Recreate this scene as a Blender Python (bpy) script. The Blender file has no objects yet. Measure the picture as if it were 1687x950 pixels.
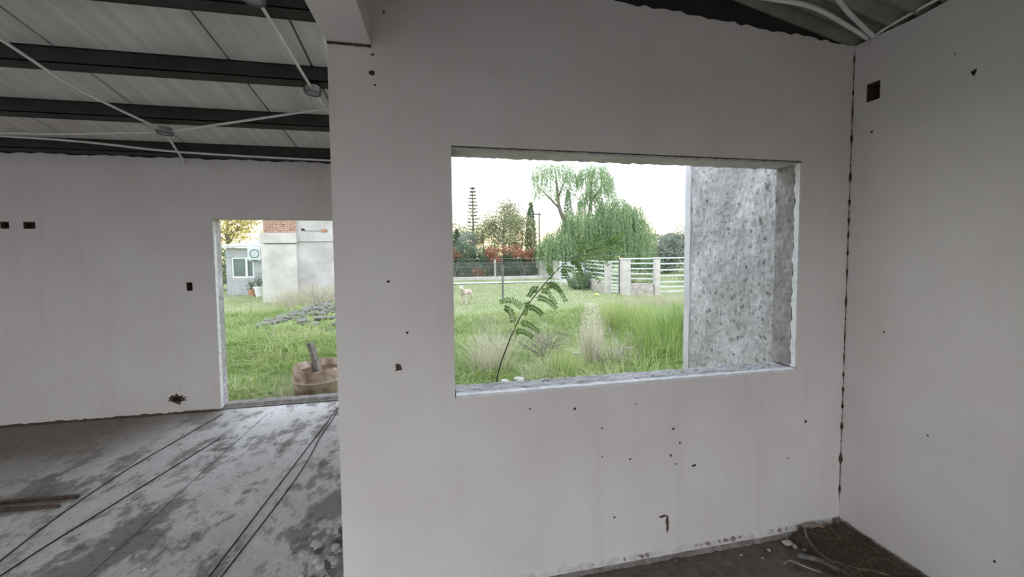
import bpy, bmesh, math, random
import numpy as np
from mathutils import Vector, Matrix

random.seed(7)
rng = np.random.default_rng(7)
scene = bpy.context.scene
C = scene.collection

# ------------------------------------------------------------------ camera
CAM_H, FPX = 1.70, 618.21
YAW, PIT, ROL = 0.1894, 0.0483, -0.0088
cam_d = bpy.data.cameras.new('camera')
cam = bpy.data.objects.new('camera', cam_d)
C.objects.link(cam)
cam_d.sensor_fit = 'HORIZONTAL'
cam_d.sensor_width = 36.0
cam_d.lens = FPX / 1687 * 36.0
cam_d.shift_y = -(475.0 - 445.53) / 1687
cam_d.clip_end = 500
m = (Matrix.Rotation(-YAW, 4, 'Z') @ Matrix.Rotation(math.pi / 2 - PIT, 4, 'X')
     @ Matrix.Rotation(ROL, 4, 'Z'))
cam.matrix_world = Matrix.Translation((0, 0, CAM_H)) @ m
scene.camera = cam

# ------------------------------------------------------------------ sky and exposure
scene.view_settings.view_transform = 'Standard'
scene.view_settings.look = 'None'
scene.view_settings.gamma = 1.0
scene.view_settings.use_curve_mapping = False
scene.view_settings.exposure = 1.02
world = bpy.data.worlds.new('evening_sky')
scene.world = world
world.use_nodes = True
wn = world.node_tree
wn.nodes.clear()
w_out = wn.nodes.new('ShaderNodeOutputWorld')
w_bg = wn.nodes.new('ShaderNodeBackground')
w_tc = wn.nodes.new('ShaderNodeTexCoord')
w_sep = wn.nodes.new('ShaderNodeSeparateXYZ')
w_rmp = wn.nodes.new('ShaderNodeValToRGB')
wn.links.new(w_tc.outputs['Generated'], w_sep.inputs[0])
wn.links.new(w_sep.outputs['Z'], w_rmp.inputs[0])
wn.links.new(w_rmp.outputs[0], w_bg.inputs['Color'])
wn.links.new(w_bg.outputs[0], w_out.inputs['Surface'])
def sky_ramp(stops):
    el = w_rmp.color_ramp.elements if not sky_ramps else None
    node = w_rmp
    if sky_ramps:
        node = wn.nodes.new('ShaderNodeValToRGB')
        el = node.color_ramp.elements
        wn.links.new(w_sep.outputs['Z'], node.inputs[0])
    while len(el) < len(stops): el.new(.5)
    for k, (p_, c_) in enumerate(stops):
        el[k].position = p_; el[k].color = (*c_, 1)
    sky_ramps.append(node)
    return node
sky_ramps = []
warm = sky_ramp([(0, (1.0, .78, .42)), (.05, (1.0, .84, .56)), (.13, (.98, .96, .97)), (.55, (.78, .88, 1.0))])
cool = sky_ramp([(0, (.90, .89, .93)), (.13, (.95, .95, .99)), (.55, (.78, .88, 1.0))])
w_az = wn.nodes.new('ShaderNodeMapRange')          # glow fades from the sunset side (+Y) to the opposite side
w_az.inputs['From Min'].default_value = -.3
w_az.inputs['From Max'].default_value = .6
wn.links.new(w_sep.outputs['Y'], w_az.inputs['Value'])
w_mx = wn.nodes.new('ShaderNodeMix'); w_mx.data_type = 'RGBA'
wn.links.new(w_az.outputs[0], w_mx.inputs[0])
wn.links.new(cool.outputs[0], w_mx.inputs[6])
wn.links.new(warm.outputs[0], w_mx.inputs[7])
wn.links.new(w_mx.outputs[2], w_bg.inputs['Color'])
w_bg.inputs['Strength'].default_value = 1.25

# ------------------------------------------------------------------ node materials
MATS = {}

def new_mat(name):
    mt = bpy.data.materials.new(name)
    mt.use_nodes = True
    nt = mt.node_tree
    nt.nodes.clear()
    out = nt.nodes.new('ShaderNodeOutputMaterial')
    bs = nt.nodes.new('ShaderNodeBsdfPrincipled')
    nt.links.new(bs.outputs[0], out.inputs['Surface'])
    MATS[name] = mt
    return mt, nt, bs, out

def noise(nt, scale, detail=6, rough=0.6, vscale=None):
    tc = nt.nodes.new('ShaderNodeTexCoord')
    n = nt.nodes.new('ShaderNodeTexNoise')
    n.inputs['Scale'].default_value = scale
    n.inputs['Detail'].default_value = detail
    n.inputs['Roughness'].default_value = rough
    if vscale:
        mp = nt.nodes.new('ShaderNodeMapping')
        mp.inputs['Scale'].default_value = vscale
        nt.links.new(tc.outputs['Object'], mp.inputs[0])
        nt.links.new(mp.outputs[0], n.inputs['Vector'])
    else:
        nt.links.new(tc.outputs['Object'], n.inputs['Vector'])
    return n.outputs['Fac']

def ramp(nt, fac, stops):
    r = nt.nodes.new('ShaderNodeValToRGB')
    el = r.color_ramp.elements
    while len(el) < len(stops):
        el.new(0.5)
    for k, (p, c) in enumerate(stops):
        el[k].position = p
        el[k].color = (*c, 1) if len(c) == 3 else c
    nt.links.new(fac, r.inputs[0])
    return r.outputs[0]

def mix(nt, fac, a, b, mode='MIX'):
    mx = nt.nodes.new('ShaderNodeMix')
    mx.data_type = 'RGBA'
    mx.blend_type = mode
    for sock, v in ((mx.inputs[0], fac), (mx.inputs[6], a), (mx.inputs[7], b)):
        if hasattr(v, 'links'):
            nt.links.new(v, sock)
        elif isinstance(v, (int, float)):
            sock.default_value = v
        else:
            sock.default_value = (*v, 1)
    return mx.outputs[2]

def bump(nt, bs, fac, strength, dist=0.01):
    b = nt.nodes.new('ShaderNodeBump')
    b.inputs['Strength'].default_value = strength
    b.inputs['Distance'].default_value = dist
    nt.links.new(fac, b.inputs['Height'])
    nt.links.new(b.outputs[0], bs.inputs['Normal'])

def simple(name, c1, c2, scale=8, rough=0.85, bmp=0.2, bdist=0.005, metal=0.0, bscale=None):
    mt, nt, bs, out = new_mat(name)
    f = noise(nt, scale)
    col = ramp(nt, f, [(0.35, c1), (0.65, c2)])
    nt.links.new(col, bs.inputs['Base Color'])
    bs.inputs['Roughness'].default_value = rough
    bs.inputs['Metallic'].default_value = metal
    if bmp:
        bump(nt, bs, noise(nt, bscale or scale * 4), bmp, bdist)
    return mt

# painted plaster: faint mottling and vertical drip marks
mt, nt, bs, out = new_mat('painted_plaster')
base = ramp(nt, noise(nt, 1.7, 5), [(0.3, (0.70, 0.66, 0.635)), (0.7, (0.78, 0.75, 0.73))])
drip = ramp(nt, noise(nt, 1.0, 4, 0.6, (9, 9, 0.55)), [(0.52, (1, 1, 1)), (0.74, (0.86, 0.84, 0.82))])
base = mix(nt, 0.4, base, drip, 'MULTIPLY')
spk = ramp(nt, noise(nt, 38, 3), [(0.68, (1, 1, 1)), (0.80, (0.72, 0.69, 0.66))])
base = mix(nt, 0.35, base, spk, 'MULTIPLY')
nt.links.new(base, bs.inputs['Base Color'])
bs.inputs['Roughness'].default_value = 0.75
bump(nt, bs, noise(nt, 120, 4), 0.12, 0.004)

mt, nt, bs, out = new_mat('rough_stucco')
base = ramp(nt, noise(nt, 3.2, 8, 0.7), [(0.3, (0.34, 0.33, 0.33)), (0.5, (0.50, 0.49, 0.50)), (0.66, (0.70, 0.70, 0.735))])
pits = ramp(nt, noise(nt, 26, 4, 0.6, (1, 1, .8)), [(0.34, (0.26, 0.24, 0.23)), (0.42, (1, 1, 1))])
base = mix(nt, 0.8, base, pits, 'MULTIPLY')
nt.links.new(base, bs.inputs['Base Color'])
bs.inputs['Roughness'].default_value = 0.95
bump(nt, bs, noise(nt, 24, 4, 0.55), 0.6, 0.03)

simple('stucco_dark', (0.22, 0.21, 0.205), (0.42, 0.40, 0.39), 9, 0.95, 0.9, 0.02, bscale=30)
simple('raw_mortar', (0.20, 0.18, 0.165), (0.36, 0.33, 0.31), 14, 0.95, 0.8, 0.02)
simple('white_edge', (0.70, 0.71, 0.73), (0.88, 0.89, 0.9), 20, 0.6, 0.3, 0.004)
simple('purlin_steel', (0.020, 0.018, 0.016), (0.040, 0.036, 0.032), 5, 0.6, 0.1, 0.003)
simple('dark_sheet', (0.20, 0.19, 0.16), (0.36, 0.34, 0.28), 3, 0.55, 0.1, 0.003)
simple('black_cable', (0.03, 0.027, 0.025), (0.07, 0.06, 0.055), 10, 0.6, 0.0)
simple('hole_dark', (0.02, 0.016, 0.013), (0.05, 0.04, 0.03), 30, 0.95, 0.2)
simple('rust_stain', (0.055, 0.040, 0.030), (0.14, 0.095, 0.07), 30, 0.95, 0.2)
simple('pvc', (0.72, 0.71, 0.68), (0.84, 0.83, 0.80), 6, 0.5, 0.05)
simple('rusty_steel', (0.24, 0.15, 0.10), (0.55, 0.44, 0.36), 9, 0.85, 0.4, 0.004)
simple('rust_inside', (0.07, 0.032, 0.02), (0.15, 0.075, 0.045), 9, 0.9, 0.4, 0.004)
simple('weathered_wood', (0.13, 0.115, 0.10), (0.30, 0.27, 0.24), 18, 0.9, 0.5, 0.004)
simple('brick', (0.40, 0.22, 0.16), (0.60, 0.40, 0.31), 6, 0.9, 0.4, 0.006)
simple('mortar_light', (0.46, 0.43, 0.40), (0.62, 0.59, 0.56), 3, 0.95, 0.5, 0.02, bscale=20)
simple('house_plaster', (0.42, 0.40, 0.39), (0.60, 0.58, 0.57), 1.3, 0.95, 0.5, 0.02, bscale=14)
simple('house_concrete', (0.52, 0.49, 0.46), (0.68, 0.65, 0.62), 1.6, 0.95, 0.5, 0.02, bscale=14)
simple('hut_plaster', (0.40, 0.41, 0.43), (0.52, 0.53, 0.55), 2, 0.95, 0.4, 0.01, bscale=18)
simple('white_paint', (0.78, 0.79, 0.80), (0.90, 0.91, 0.92), 5, 0.5, 0.0)
simple('rail_paint', (0.60, 0.64, 0.68), (0.76, 0.79, 0.82), 3, 0.6, 0.1)
simple('galvanised', (0.55, 0.57, 0.60), (0.72, 0.74, 0.77), 4, 0.4, 0.1, 0.004)
simple('dark_glass', (0.10, 0.14, 0.13), (0.17, 0.22, 0.20), 2, 0.12, 0.0)
simple('fence_stone', (0.36, 0.32, 0.29), (0.60, 0.55, 0.52), 5, 0.95, 0.8, 0.03, bscale=12)
simple('pier_concrete', (0.50, 0.47, 0.44), (0.68, 0.65, 0.62), 4, 0.95, 0.5, 0.02, bscale=16)
simple('grey_post', (0.10, 0.10, 0.11), (0.20, 0.20, 0.21), 6, 0.7, 0.1)
simple('wire', (0.26, 0.27, 0.27), (0.36, 0.37, 0.37), 4, 0.5, 0.0)
simple('stone', (0.16, 0.15, 0.14), (0.38, 0.36, 0.34), 7, 0.95, 0.6, 0.02)
simple('pale_path', (0.46, 0.45, 0.40), (0.62, 0.60, 0.55), 2, 0.95, 0.3, 0.01, bscale=20)
simple('bounce_soil', (0.16, 0.14, 0.125), (0.28, 0.25, 0.225), 2, 0.95, 0.3, 0.01, bscale=20)
simple('plaster_chip', (0.55, 0.53, 0.50), (0.78, 0.76, 0.73), 20, 0.9, 0.4, 0.004)
simple('bark', (0.12, 0.10, 0.08), (0.26, 0.23, 0.19), 9, 0.95, 0.6, 0.02)
simple('sapling_bark', (0.05, 0.045, 0.035), (0.10, 0.09, 0.07), 20, 0.9, 0.3)
simple('dry_stick', (0.26, 0.22, 0.18), (0.44, 0.40, 0.36), 12, 0.95, 0.3)
simple('pink_stick', (0.24, 0.16, 0.12), (0.38, 0.28, 0.22), 20, 0.9, 0.3)
simple('grey_stick', (0.10, 0.095, 0.09), (0.24, 0.23, 0.22), 20, 0.9, 0.3)
simple('terracotta', (0.45, 0.24, 0.15), (0.56, 0.32, 0.21), 8, 0.85, 0.1)
simple('dog_coat', (0.48, 0.36, 0.31), (0.74, 0.66, 0.61), 9, 0.9, 0.2)
simple('dark_gap', (0.012, 0.011, 0.010), (0.02, 0.018, 0.017), 9, 0.95, 0.0)
simple('yellow_plastic', (0.75, 0.68, 0.2), (0.85, 0.8, 0.3), 9, 0.6, 0.0)

# insulation boards below the roof
mt, nt, bs, out = new_mat('insulation_board')
base = ramp(nt, noise(nt, 2.2, 6), [(0.3, (0.66, 0.64, 0.60)), (0.7, (0.80, 0.78, 0.74))])
st = ramp(nt, noise(nt, 1.0, 5, 0.6, (14, 0.9, 1)), [(0.42, (0.82, 0.80, 0.76)), (0.62, (1, 1, 1))])
base = mix(nt, 0.8, base, st, 'MULTIPLY')
nt.links.new(base, bs.inputs['Base Color'])
bs.inputs['Roughness'].default_value = 0.8
bump(nt, bs, noise(nt, 60, 4), 0.25, 0.006)

# concrete floor, dark stains and trodden brown dirt in the right-hand room
mt, nt, bs, out = new_mat('floor_concrete')
base = ramp(nt, noise(nt, 3.0, 8, 0.65), [(0.3, (0.70, 0.68, 0.67)), (0.7, (0.88, 0.865, 0.86))])
stn = ramp(nt, noise(nt, 1.5, 8, 0.68, (1.5, 0.9, 1)), [(0.505, (1, 1, 1)), (0.555, (0.38, 0.355, 0.34))])
base = mix(nt, 0.88, base, stn, 'MULTIPLY')
stn2 = ramp(nt, noise(nt, 4.5, 8, 0.75, (1.4, 1, 1)), [(0.53, (1, 1, 1)), (0.60, (0.45, 0.42, 0.40))])
base = mix(nt, 0.7, base, stn2, 'MULTIPLY')
grit = ramp(nt, noise(nt, 34, 4, 0.7), [(0.34, (0.45, 0.43, 0.41)), (0.46, (1, 1, 1))])
base = mix(nt, 0.45, base, grit, 'MULTIPLY')
tc = nt.nodes.new('ShaderNodeTexCoord')
sp = nt.nodes.new('ShaderNodeSeparateXYZ')
nt.links.new(tc.outputs['Object'], sp.inputs[0])
ad = nt.nodes.new('ShaderNodeMath'); ad.operation = 'MULTIPLY_ADD'
ad.inputs[1].default_value = 1.2
nt.links.new(noise(nt, 3, 6), ad.inputs[0])
nt.links.new(sp.outputs['X'], ad.inputs[2])
dirtf = ramp(nt, ad.outputs[0], [(0.15, (0, 0, 0)), (0.75, (1, 1, 1))])
dirt = ramp(nt, noise(nt, 16, 8, 0.7), [(0.3, (0.09, 0.072, 0.06)), (0.62, (0.20, 0.165, 0.14)), (0.8, (0.34, 0.30, 0.265))])
base = mix(nt, dirtf, base, dirt)
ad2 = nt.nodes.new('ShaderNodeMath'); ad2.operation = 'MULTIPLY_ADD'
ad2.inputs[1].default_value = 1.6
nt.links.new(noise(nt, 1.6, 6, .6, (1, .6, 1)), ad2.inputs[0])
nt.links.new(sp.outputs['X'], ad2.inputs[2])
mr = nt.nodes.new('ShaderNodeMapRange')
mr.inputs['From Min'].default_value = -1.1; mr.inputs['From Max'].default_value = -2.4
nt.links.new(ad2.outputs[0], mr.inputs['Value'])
mr2 = nt.nodes.new('ShaderNodeMapRange')            # shadow on the far left floor painted in, deepening towards the far wall
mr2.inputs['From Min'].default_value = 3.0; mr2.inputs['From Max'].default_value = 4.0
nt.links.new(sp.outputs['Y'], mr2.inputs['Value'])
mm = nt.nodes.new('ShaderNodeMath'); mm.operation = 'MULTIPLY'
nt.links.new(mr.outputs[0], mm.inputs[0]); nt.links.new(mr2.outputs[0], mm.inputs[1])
floor_shade = ramp(nt, noise(nt, 20, 6, .7), [(0.3, (0.20, 0.175, 0.15)), (0.7, (0.32, 0.29, 0.26))])
base = mix(nt, mm.outputs[0], base, floor_shade)
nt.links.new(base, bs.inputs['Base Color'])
bs.inputs['Roughness'].default_value = 0.8
bump(nt, bs, noise(nt, 26, 8, 0.7), 0.55, 0.02)

# ground outside
mt, nt, bs, out = new_mat('grass_ground')
base = ramp(nt, noise(nt, 0.6, 8, 0.65), [(0.3, (0.20, 0.26, 0.09)), (0.5, (0.32, 0.38, 0.16)), (0.72, (0.40, 0.40, 0.24))])
fine = ramp(nt, noise(nt, 9, 6, 0.7), [(0.3, (0.62, 0.64, 0.55)), (0.65, (1, 1, 1))])
base = mix(nt, 0.7, base, fine, 'MULTIPLY')
nt.links.new(base, bs.inputs['Base Color'])
bs.inputs['Roughness'].default_value = 0.95
bump(nt, bs, noise(nt, 18, 6), 0.8, 0.05)

def leaf_mat(name, stops, trans=0.35):
    mt, nt, bs, out = new_mat(name)
    at = nt.nodes.new('ShaderNodeAttribute')
    at.attribute_name = 'tint'
    col = ramp(nt, at.outputs['Fac'], stops)
    nt.links.new(col, bs.inputs['Base Color'])
    bs.inputs['Roughness'].default_value = 0.7
    tr = nt.nodes.new('ShaderNodeBsdfTranslucent')
    nt.links.new(col, tr.inputs['Color'])
    mx = nt.nodes.new('ShaderNodeMixShader')
    mx.inputs[0].default_value = trans
    nt.links.new(bs.outputs[0], mx.inputs[1])
    nt.links.new(tr.outputs[0], mx.inputs[2])
    nt.links.new(mx.outputs[0], out.inputs['Surface'])

leaf_mat('lush_grass', [(0, (0.13, 0.22, 0.07)), (0.4, (0.25, 0.38, 0.10)), (0.75, (0.45, 0.53, 0.19)), (1, (0.60, 0.59, 0.38))])
leaf_mat('lawn_grass', [(0, (0.40, 0.46, 0.25)), (0.5, (0.54, 0.58, 0.36)), (1, (0.66, 0.67, 0.48))])
leaf_mat('dry_grass', [(0, (0.46, 0.42, 0.28)), (0.5, (0.62, 0.58, 0.44)), (1, (0.76, 0.73, 0.62))])
leaf_mat('straw', [(0, (0.07, 0.058, 0.036)), (0.5, (0.16, 0.135, 0.085)), (1, (0.46, 0.41, 0.28))], 0.1)
leaf_mat('willow_leaf', [(0, (0.17, 0.28, 0.14)), (0.5, (0.30, 0.43, 0.23)), (1, (0.46, 0.56, 0.32))])
leaf_mat('dark_leaf', [(0, (0.13, 0.19, 0.12)), (0.5, (0.22, 0.30, 0.19)), (1, (0.34, 0.41, 0.28))])
leaf_mat('pale_leaf', [(0, (0.22, 0.26, 0.13)), (0.5, (0.34, 0.38, 0.21)), (1, (0.50, 0.50, 0.30))])
leaf_mat('red_leaf', [(0, (0.24, 0.14, 0.09)), (0.5, (0.46, 0.22, 0.14)), (1, (0.66, 0.36, 0.23))])
leaf_mat('grey_leaf', [(0, (0.24, 0.28, 0.24)), (0.5, (0.36, 0.40, 0.34)), (1, (0.50, 0.52, 0.44))])
leaf_mat('gold_leaf', [(0, (0.36, 0.32, 0.10)), (0.5, (0.56, 0.48, 0.16)), (1, (0.70, 0.60, 0.24))])
leaf_mat('sapling_leaf', [(0, (0.08, 0.15, 0.05)), (0.5, (0.14, 0.25, 0.07)), (1, (0.24, 0.38, 0.12))])

# ------------------------------------------------------------------ object helpers
def empty(name, loc=(0, 0, 0), rz=0.0):
    o = bpy.data.objects.new(name, None)
    o.empty_display_size = 0.1
    C.objects.link(o)
    o.location = loc
    o.rotation_euler = (0, 0, rz)
    return o

def tag(o, label=None, cat=None, group=None, kind=None):
    if label: o['label'] = label
    if cat: o['category'] = cat
    if group: o['group'] = group
    if kind: o['kind'] = kind
    return o

def link(name, me, mat, parent=None):
    o = bpy.data.objects.new(name, me)
    C.objects.link(o)
    for k in (mat if isinstance(mat, (list, tuple)) else [mat]):
        me.materials.append(MATS[k])
    if parent is not None:
        o.parent = parent
    return o

class MB:
    """collects shapes into one mesh"""
    def __init__(s):
        s.v, s.f, s.mi = [], [], []
    def add(s, vs, fs, mi=0):
        n = len(s.v)
        s.v += [tuple(p) for p in vs]
        s.f += [tuple(i + n for i in f) for f in fs]
        s.mi += [mi] * len(fs)
        return s
    def box(s, x0, x1, y0, y1, z0, z1, mi=0):
        vs = [(x, y, z) for z in (z0, z1) for y in (y0, y1) for x in (x0, x1)]
        return s.add(vs, [(0, 2, 3, 1), (4, 5, 7, 6), (0, 1, 5, 4), (1, 3, 7, 5), (3, 2, 6, 7), (2, 0, 4, 6)], mi)
    def obox(s, c, ax, hx, hy, hz, mi=0):
        """oriented box: centre, 3x3 axes (rows), half sizes"""
        c = Vector(c); a = [Vector(q) for q in ax]
        vs = [c + a[0] * hx * i + a[1] * hy * j + a[2] * hz * k for k in (-1, 1) for j in (-1, 1) for i in (-1, 1)]
        return s.add(vs, [(0, 2, 3, 1), (4, 5, 7, 6), (0, 1, 5, 4), (1, 3, 7, 5), (3, 2, 6, 7), (2, 0, 4, 6)], mi)
    def bar(s, a, b, w, h, mi=0):
        a, b = Vector(a), Vector(b)
        d = (b - a); L = d.length; d.normalize()
        up = Vector((0, 0, 1)) if abs(d.z) < 0.95 else Vector((0, 1, 0))
        sx = d.cross(up).normalized(); uz = sx.cross(d)
        return s.obox((a + b) / 2, (d, sx, uz), L / 2, w / 2, h / 2, mi)
    def tube(s, pts, rad, n=6, cap=True, mi=0):
        pts = [Vector(p) for p in pts]
        if not hasattr(rad, '__len__'): rad = [rad] * len(pts)
        vs, fs = [], []
        for i, p in enumerate(pts):
            d = (pts[min(i + 1, len(pts) - 1)] - pts[max(i - 1, 0)]).normalized()
            up = Vector((0, 0, 1)) if abs(d.z) < 0.9 else Vector((1, 0, 0))
            a = d.cross(up).normalized(); b = a.cross(d)
            for k in range(n):
                t = 2 * math.pi * k / n
                vs.append(p + (a * math.cos(t) + b * math.sin(t)) * rad[i])
        for i in range(len(pts) - 1):
            for k in range(n):
                k2 = (k + 1) % n
                fs.append((i * n + k, i * n + k2, (i + 1) * n + k2, (i + 1) * n + k))
        if cap:
            fs.append(tuple(range(n - 1, -1, -1)))
            fs.append(tuple((len(pts) - 1) * n + k for k in range(n)))
        return s.add(vs, fs, mi)
    def lathe(s, prof, n=32, c=(0, 0, 0), mi=0, close=False):
        vs, fs = [], []
        for r, z in prof:
            for k in range(n):
                t = 2 * math.pi * k / n
                vs.append((c[0] + r * math.cos(t), c[1] + r * math.sin(t), c[2] + z))
        m_ = len(prof)
        for i in range(m_ - 1 + (1 if close else 0)):
            j = (i + 1) % m_
            for k in range(n):
                k2 = (k + 1) % n
                fs.append((i * n + k, i * n + k2, j * n + k2, j * n + k))
        if not close:
            fs.append(tuple(range(n - 1, -1, -1)))
            fs.append(tuple((m_ - 1) * n + k for k in range(n)))
        return s.add(vs, fs, mi)
    def build(s, name, mat, parent=None, smooth=False, bevel=0, fix=False):
        me = bpy.data.meshes.new(name)
        me.from_pydata(s.v, [], s.f)
        me.polygons.foreach_set('material_index', s.mi)
        if smooth:
            me.polygons.foreach_set('use_smooth', [True] * len(s.f))
        if bevel or fix:
            bm = bmesh.new(); bm.from_mesh(me)
            bmesh.ops.recalc_face_normals(bm, faces=bm.faces)
            if bevel:
                bmesh.ops.bevel(bm, geom=list(bm.edges), offset=bevel, segments=1, affect='EDGES')
            bm.to_mesh(me); bm.free()
        me.update()
        return link(name, me, mat, parent)

def copy_tree(o, parent=None):
    c = o.copy(); C.objects.link(c)
    c.parent = parent
    for ch in list(o.children):
        copy_tree(ch, c)
    return c

def wob(x, y=0.0, s=0.0):
    return (math.sin(x * 1.7 + s) + math.sin(x * 4.3 + y * 2.1 + s * 2.3) * .6 + math.sin(x * 9.1 - y * 3.7 + s * 5.1) * .35
            + math.sin(y * 1.9 + s) + math.sin(y * 5.3 + x + s) * .5) / 3.4

def rock(seed, n=2):
    """irregular lump mesh of unit size"""
    bm = bmesh.new()
    bmesh.ops.create_icosphere(bm, subdivisions=n, radius=1.0)
    r = random.Random(seed)
    ph = [r.uniform(0, 6) for _ in range(6)]
    for v in bm.verts:
        c = v.co
        k = 1 + .22 * math.sin(c.x * 3 + ph[0]) + .2 * math.sin(c.y * 3.4 + ph[1]) + .2 * math.sin(c.z * 4 + ph[2]) + r.uniform(-.09, .09)
        v.co = c * k
    me = bpy.data.meshes.new('rock'); bm.to_mesh(me); bm.free()
    return me

# ------------------------------------------------------------------ the building
D1, X1, D2 = 1.82, 2.385, 4.578          # window wall plane, right wall plane, far wall plane
XP, TH = -0.472, 0.15
YB = -1.8                                # unseen open rear side behind the camera, placed for the light it lets in

def wall(name, us, vs, holes, th, mp, top=None, mats=('painted_plaster', 'raw_mortar'), back_holes=()):
    """panel on a (u, v) grid with through holes and pockets; mp(u, v, w) -> world; w grows into the wall"""
    us = sorted(set(round(u, 4) for u in us)); vs = sorted(set(round(v, 4) for v in vs))
    nu, nv = len(us), len(vs)
    def inside(h, i, j):
        uc, vc = (us[i] + us[i + 1]) / 2, (vs[j] + vs[j + 1]) / 2
        return h[0] < uc < h[1] and h[2] < vc < h[3]
    kind = {}
    for i in range(nu - 1):
        for j in range(nv - 1):
            kind[i, j] = 0
            for h in holes:
                if inside(h, i, j): kind[i, j] = h[4]          # depth of hole (>= th: through)
    V, F, MI, idx = [], [], [], {}
    def vert(i, j, w):
        k = (i, j, w)
        if k not in idx:
            vv = vs[j]
            if j == nv - 1 and top: vv = top(us[i], w)
            idx[k] = len(V); V.append(mp(us[i], vv, w))
        return idx[k]
    def depth(i, j):
        if not (0 <= i < nu - 1 and 0 <= j < nv - 1): return th
        return min(kind[i, j], th)
    for (i, j), d in kind.items():
        dd = min(d, th)
        if dd < th:
            F.append([vert(i, j, dd), vert(i + 1, j, dd), vert(i + 1, j + 1, dd), vert(i, j + 1, dd)]); MI.append(2 if d > 0 and len(mats) > 2 else 0)
            F.append([vert(i, j, th), vert(i, j + 1, th), vert(i + 1, j + 1, th), vert(i + 1, j, th)]); MI.append(0)
        for di, dj, a, b in ((-1, 0, (0, 0), (0, 1)), (1, 0, (1, 0), (1, 1)), (0, -1, (0, 0), (1, 0)), (0, 1, (0, 1), (1, 1))):
            d2 = depth(i + di, j + dj)
            if d2 > dd:
                p, q = (i + a[0], j + a[1]), (i + b[0], j + b[1])
                F.append([vert(*p, dd), vert(*q, dd), vert(*q, d2), vert(*p, d2)]); MI.append(1)
    me = bpy.data.meshes.new(name)
    me.from_pydata(V, [], F)
    me.polygons.foreach_set('material_index', MI)
    bm = bmesh.new(); bm.from_mesh(me); bmesh.ops.recalc_face_normals(bm, faces=bm.faces); bm.to_mesh(me); bm.free()
    return tag(link(name, me, list(mats)), kind='structure')

def lin(a, b, step):
    n = max(1, int(round((b - a) / step)))
    return [a + (b - a) * i / n for i in range(n + 1)]

# floor slab (left room reaches further back than the right one)
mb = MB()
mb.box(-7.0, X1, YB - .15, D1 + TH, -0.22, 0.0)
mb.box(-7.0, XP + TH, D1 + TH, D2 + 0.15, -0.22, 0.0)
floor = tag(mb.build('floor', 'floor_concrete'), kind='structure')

# window wall
WXL, WXR, WZB, WZT = 0.062, 2.041, 0.992, 2.207
def top_front(u, w):
    z = 2.972 if u < 0.7 else 2.972 - (u - 0.7) * 0.058
    return z + 0.012 * wob(u * 9, 0, 2) + 0.006 * math.sin(u * 61)
wall_front = wall('wall_front', lin(XP, X1, 0.04) + [WXL, WXR, WXL + .0001], [0, 0.4, WZB, WZT, 2.5, 2.9],
                  [(WXL, WXR, WZB, WZT, 9)], TH, lambda u, v, w: (u, D1 + w, v), top_front,
                  ('painted_plaster', 'raw_mortar'))

# right wall with its junction box hole
def top_right(u, w):
    return 2.868 + 0.010 * wob(u * 6, 0, 1) + 0.018 * max(0, u - 1.5)
wall_right = wall('wall_right', lin(YB, D1 + TH, 0.08) + [1.682, 1.748], [0, 0.6, 1.4, 2.527, 2.627, 2.85],
                  [(1.682, 1.748, 2.527, 2.627, .06)], TH, lambda u, v, w: (X1 + w, u, v), top_right,
                  ('painted_plaster', 'hole_dark', 'hole_dark'))

# far wall of the left room with the doorway and box holes
DXL, DXR, DZT = -2.392, -1.05, 2.088
ph = [(-4.231, -4.158, 1.976, 2.046, .055), (-4.046, -3.947, 1.976, 2.046, .055), (-2.663, -2.606, 1.320, 1.411, .055),
      (-2.850, -2.765, 0.125, 0.185, .055)]
def top_far(u, w):
    return 2.712 + 0.012 * abs(math.sin(u * 5.3)) + 0.006 * math.sin(u * 37)
us = lin(-7.0, XP + TH, 0.06) + [DXL, DXR]; vs = [-.15, 0, .6, DZT, 2.4, 2.69]
for h in ph:
    us += [h[0], h[1]]; vs += [h[2], h[3]]
wall_rear = wall('wall_rear', us, vs, [(DXL, DXR, -.02, DZT, 9)] + ph, TH, lambda u, v, w: (u, D2 + w, v), top_far,
                 ('painted_plaster', 'mortar_light', 'hole_dark'))

# return wall between the two, the left end wall and the outside fin wall
mb = MB(); mb.box(XP, XP + TH, D1 + TH, D2, -0.15, 2.95)
tag(mb.build('wall_return', 'painted_plaster'), kind='structure')
mb = MB(); mb.box(-7.15, -7.0, YB - .15, D2 + TH, -0.22, 3.2)
tag(mb.build('wall_left', 'painted_plaster'), kind='structure')
mb = MB()  # unseen rear wall, added with low headers to darken the upper walls
mb.box(-7.15, XP, YB - .15, YB, 2.18, 4.4).box(XP, X1 + TH, YB - .15, YB, 1.92, 4.4).box(-7.15, -6.8, YB - .15, YB, -.22, 2.18).box(XP, XP + .19, YB - .15, YB, -.22, 1.92)
tag(mb.build('wall_back_unseen', 'painted_plaster'), kind='structure')
fv, ff = [], []
nY, nZ = 46, 90
y0, y1, z0, z1 = D1 + TH, 2.895, -0.2, 3.1
for j in range(nZ + 1):
    for i in range(nY + 1):
        y = y0 + (y1 - y0) * i / nY; z = z0 + (z1 - z0) * j / nZ
        edge = min(1, (nY - i) / 5)
        fv.append((2.085 + edge * .012 * (wob(y * 6, z * 5, 3) + .8 * random.uniform(-1, 1) * .7), y + (0.010 * wob(z * 9, 0, 4) if i == nY else 0), z))
for j in range(nZ):
    for i in range(nY):
        a = j * (nY + 1) + i
        ff.append((a, a + 1, a + nY + 2, a + nY + 1))
mb = MB().add(fv, ff)
b0 = len(mb.v)
mb.v += [(2.385, y0, z0), (2.385, y1, z0), (2.385, y1, z1), (2.385, y0, z1)]
ce = [j * (nY + 1) + nY for j in range(nZ + 1)]
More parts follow.
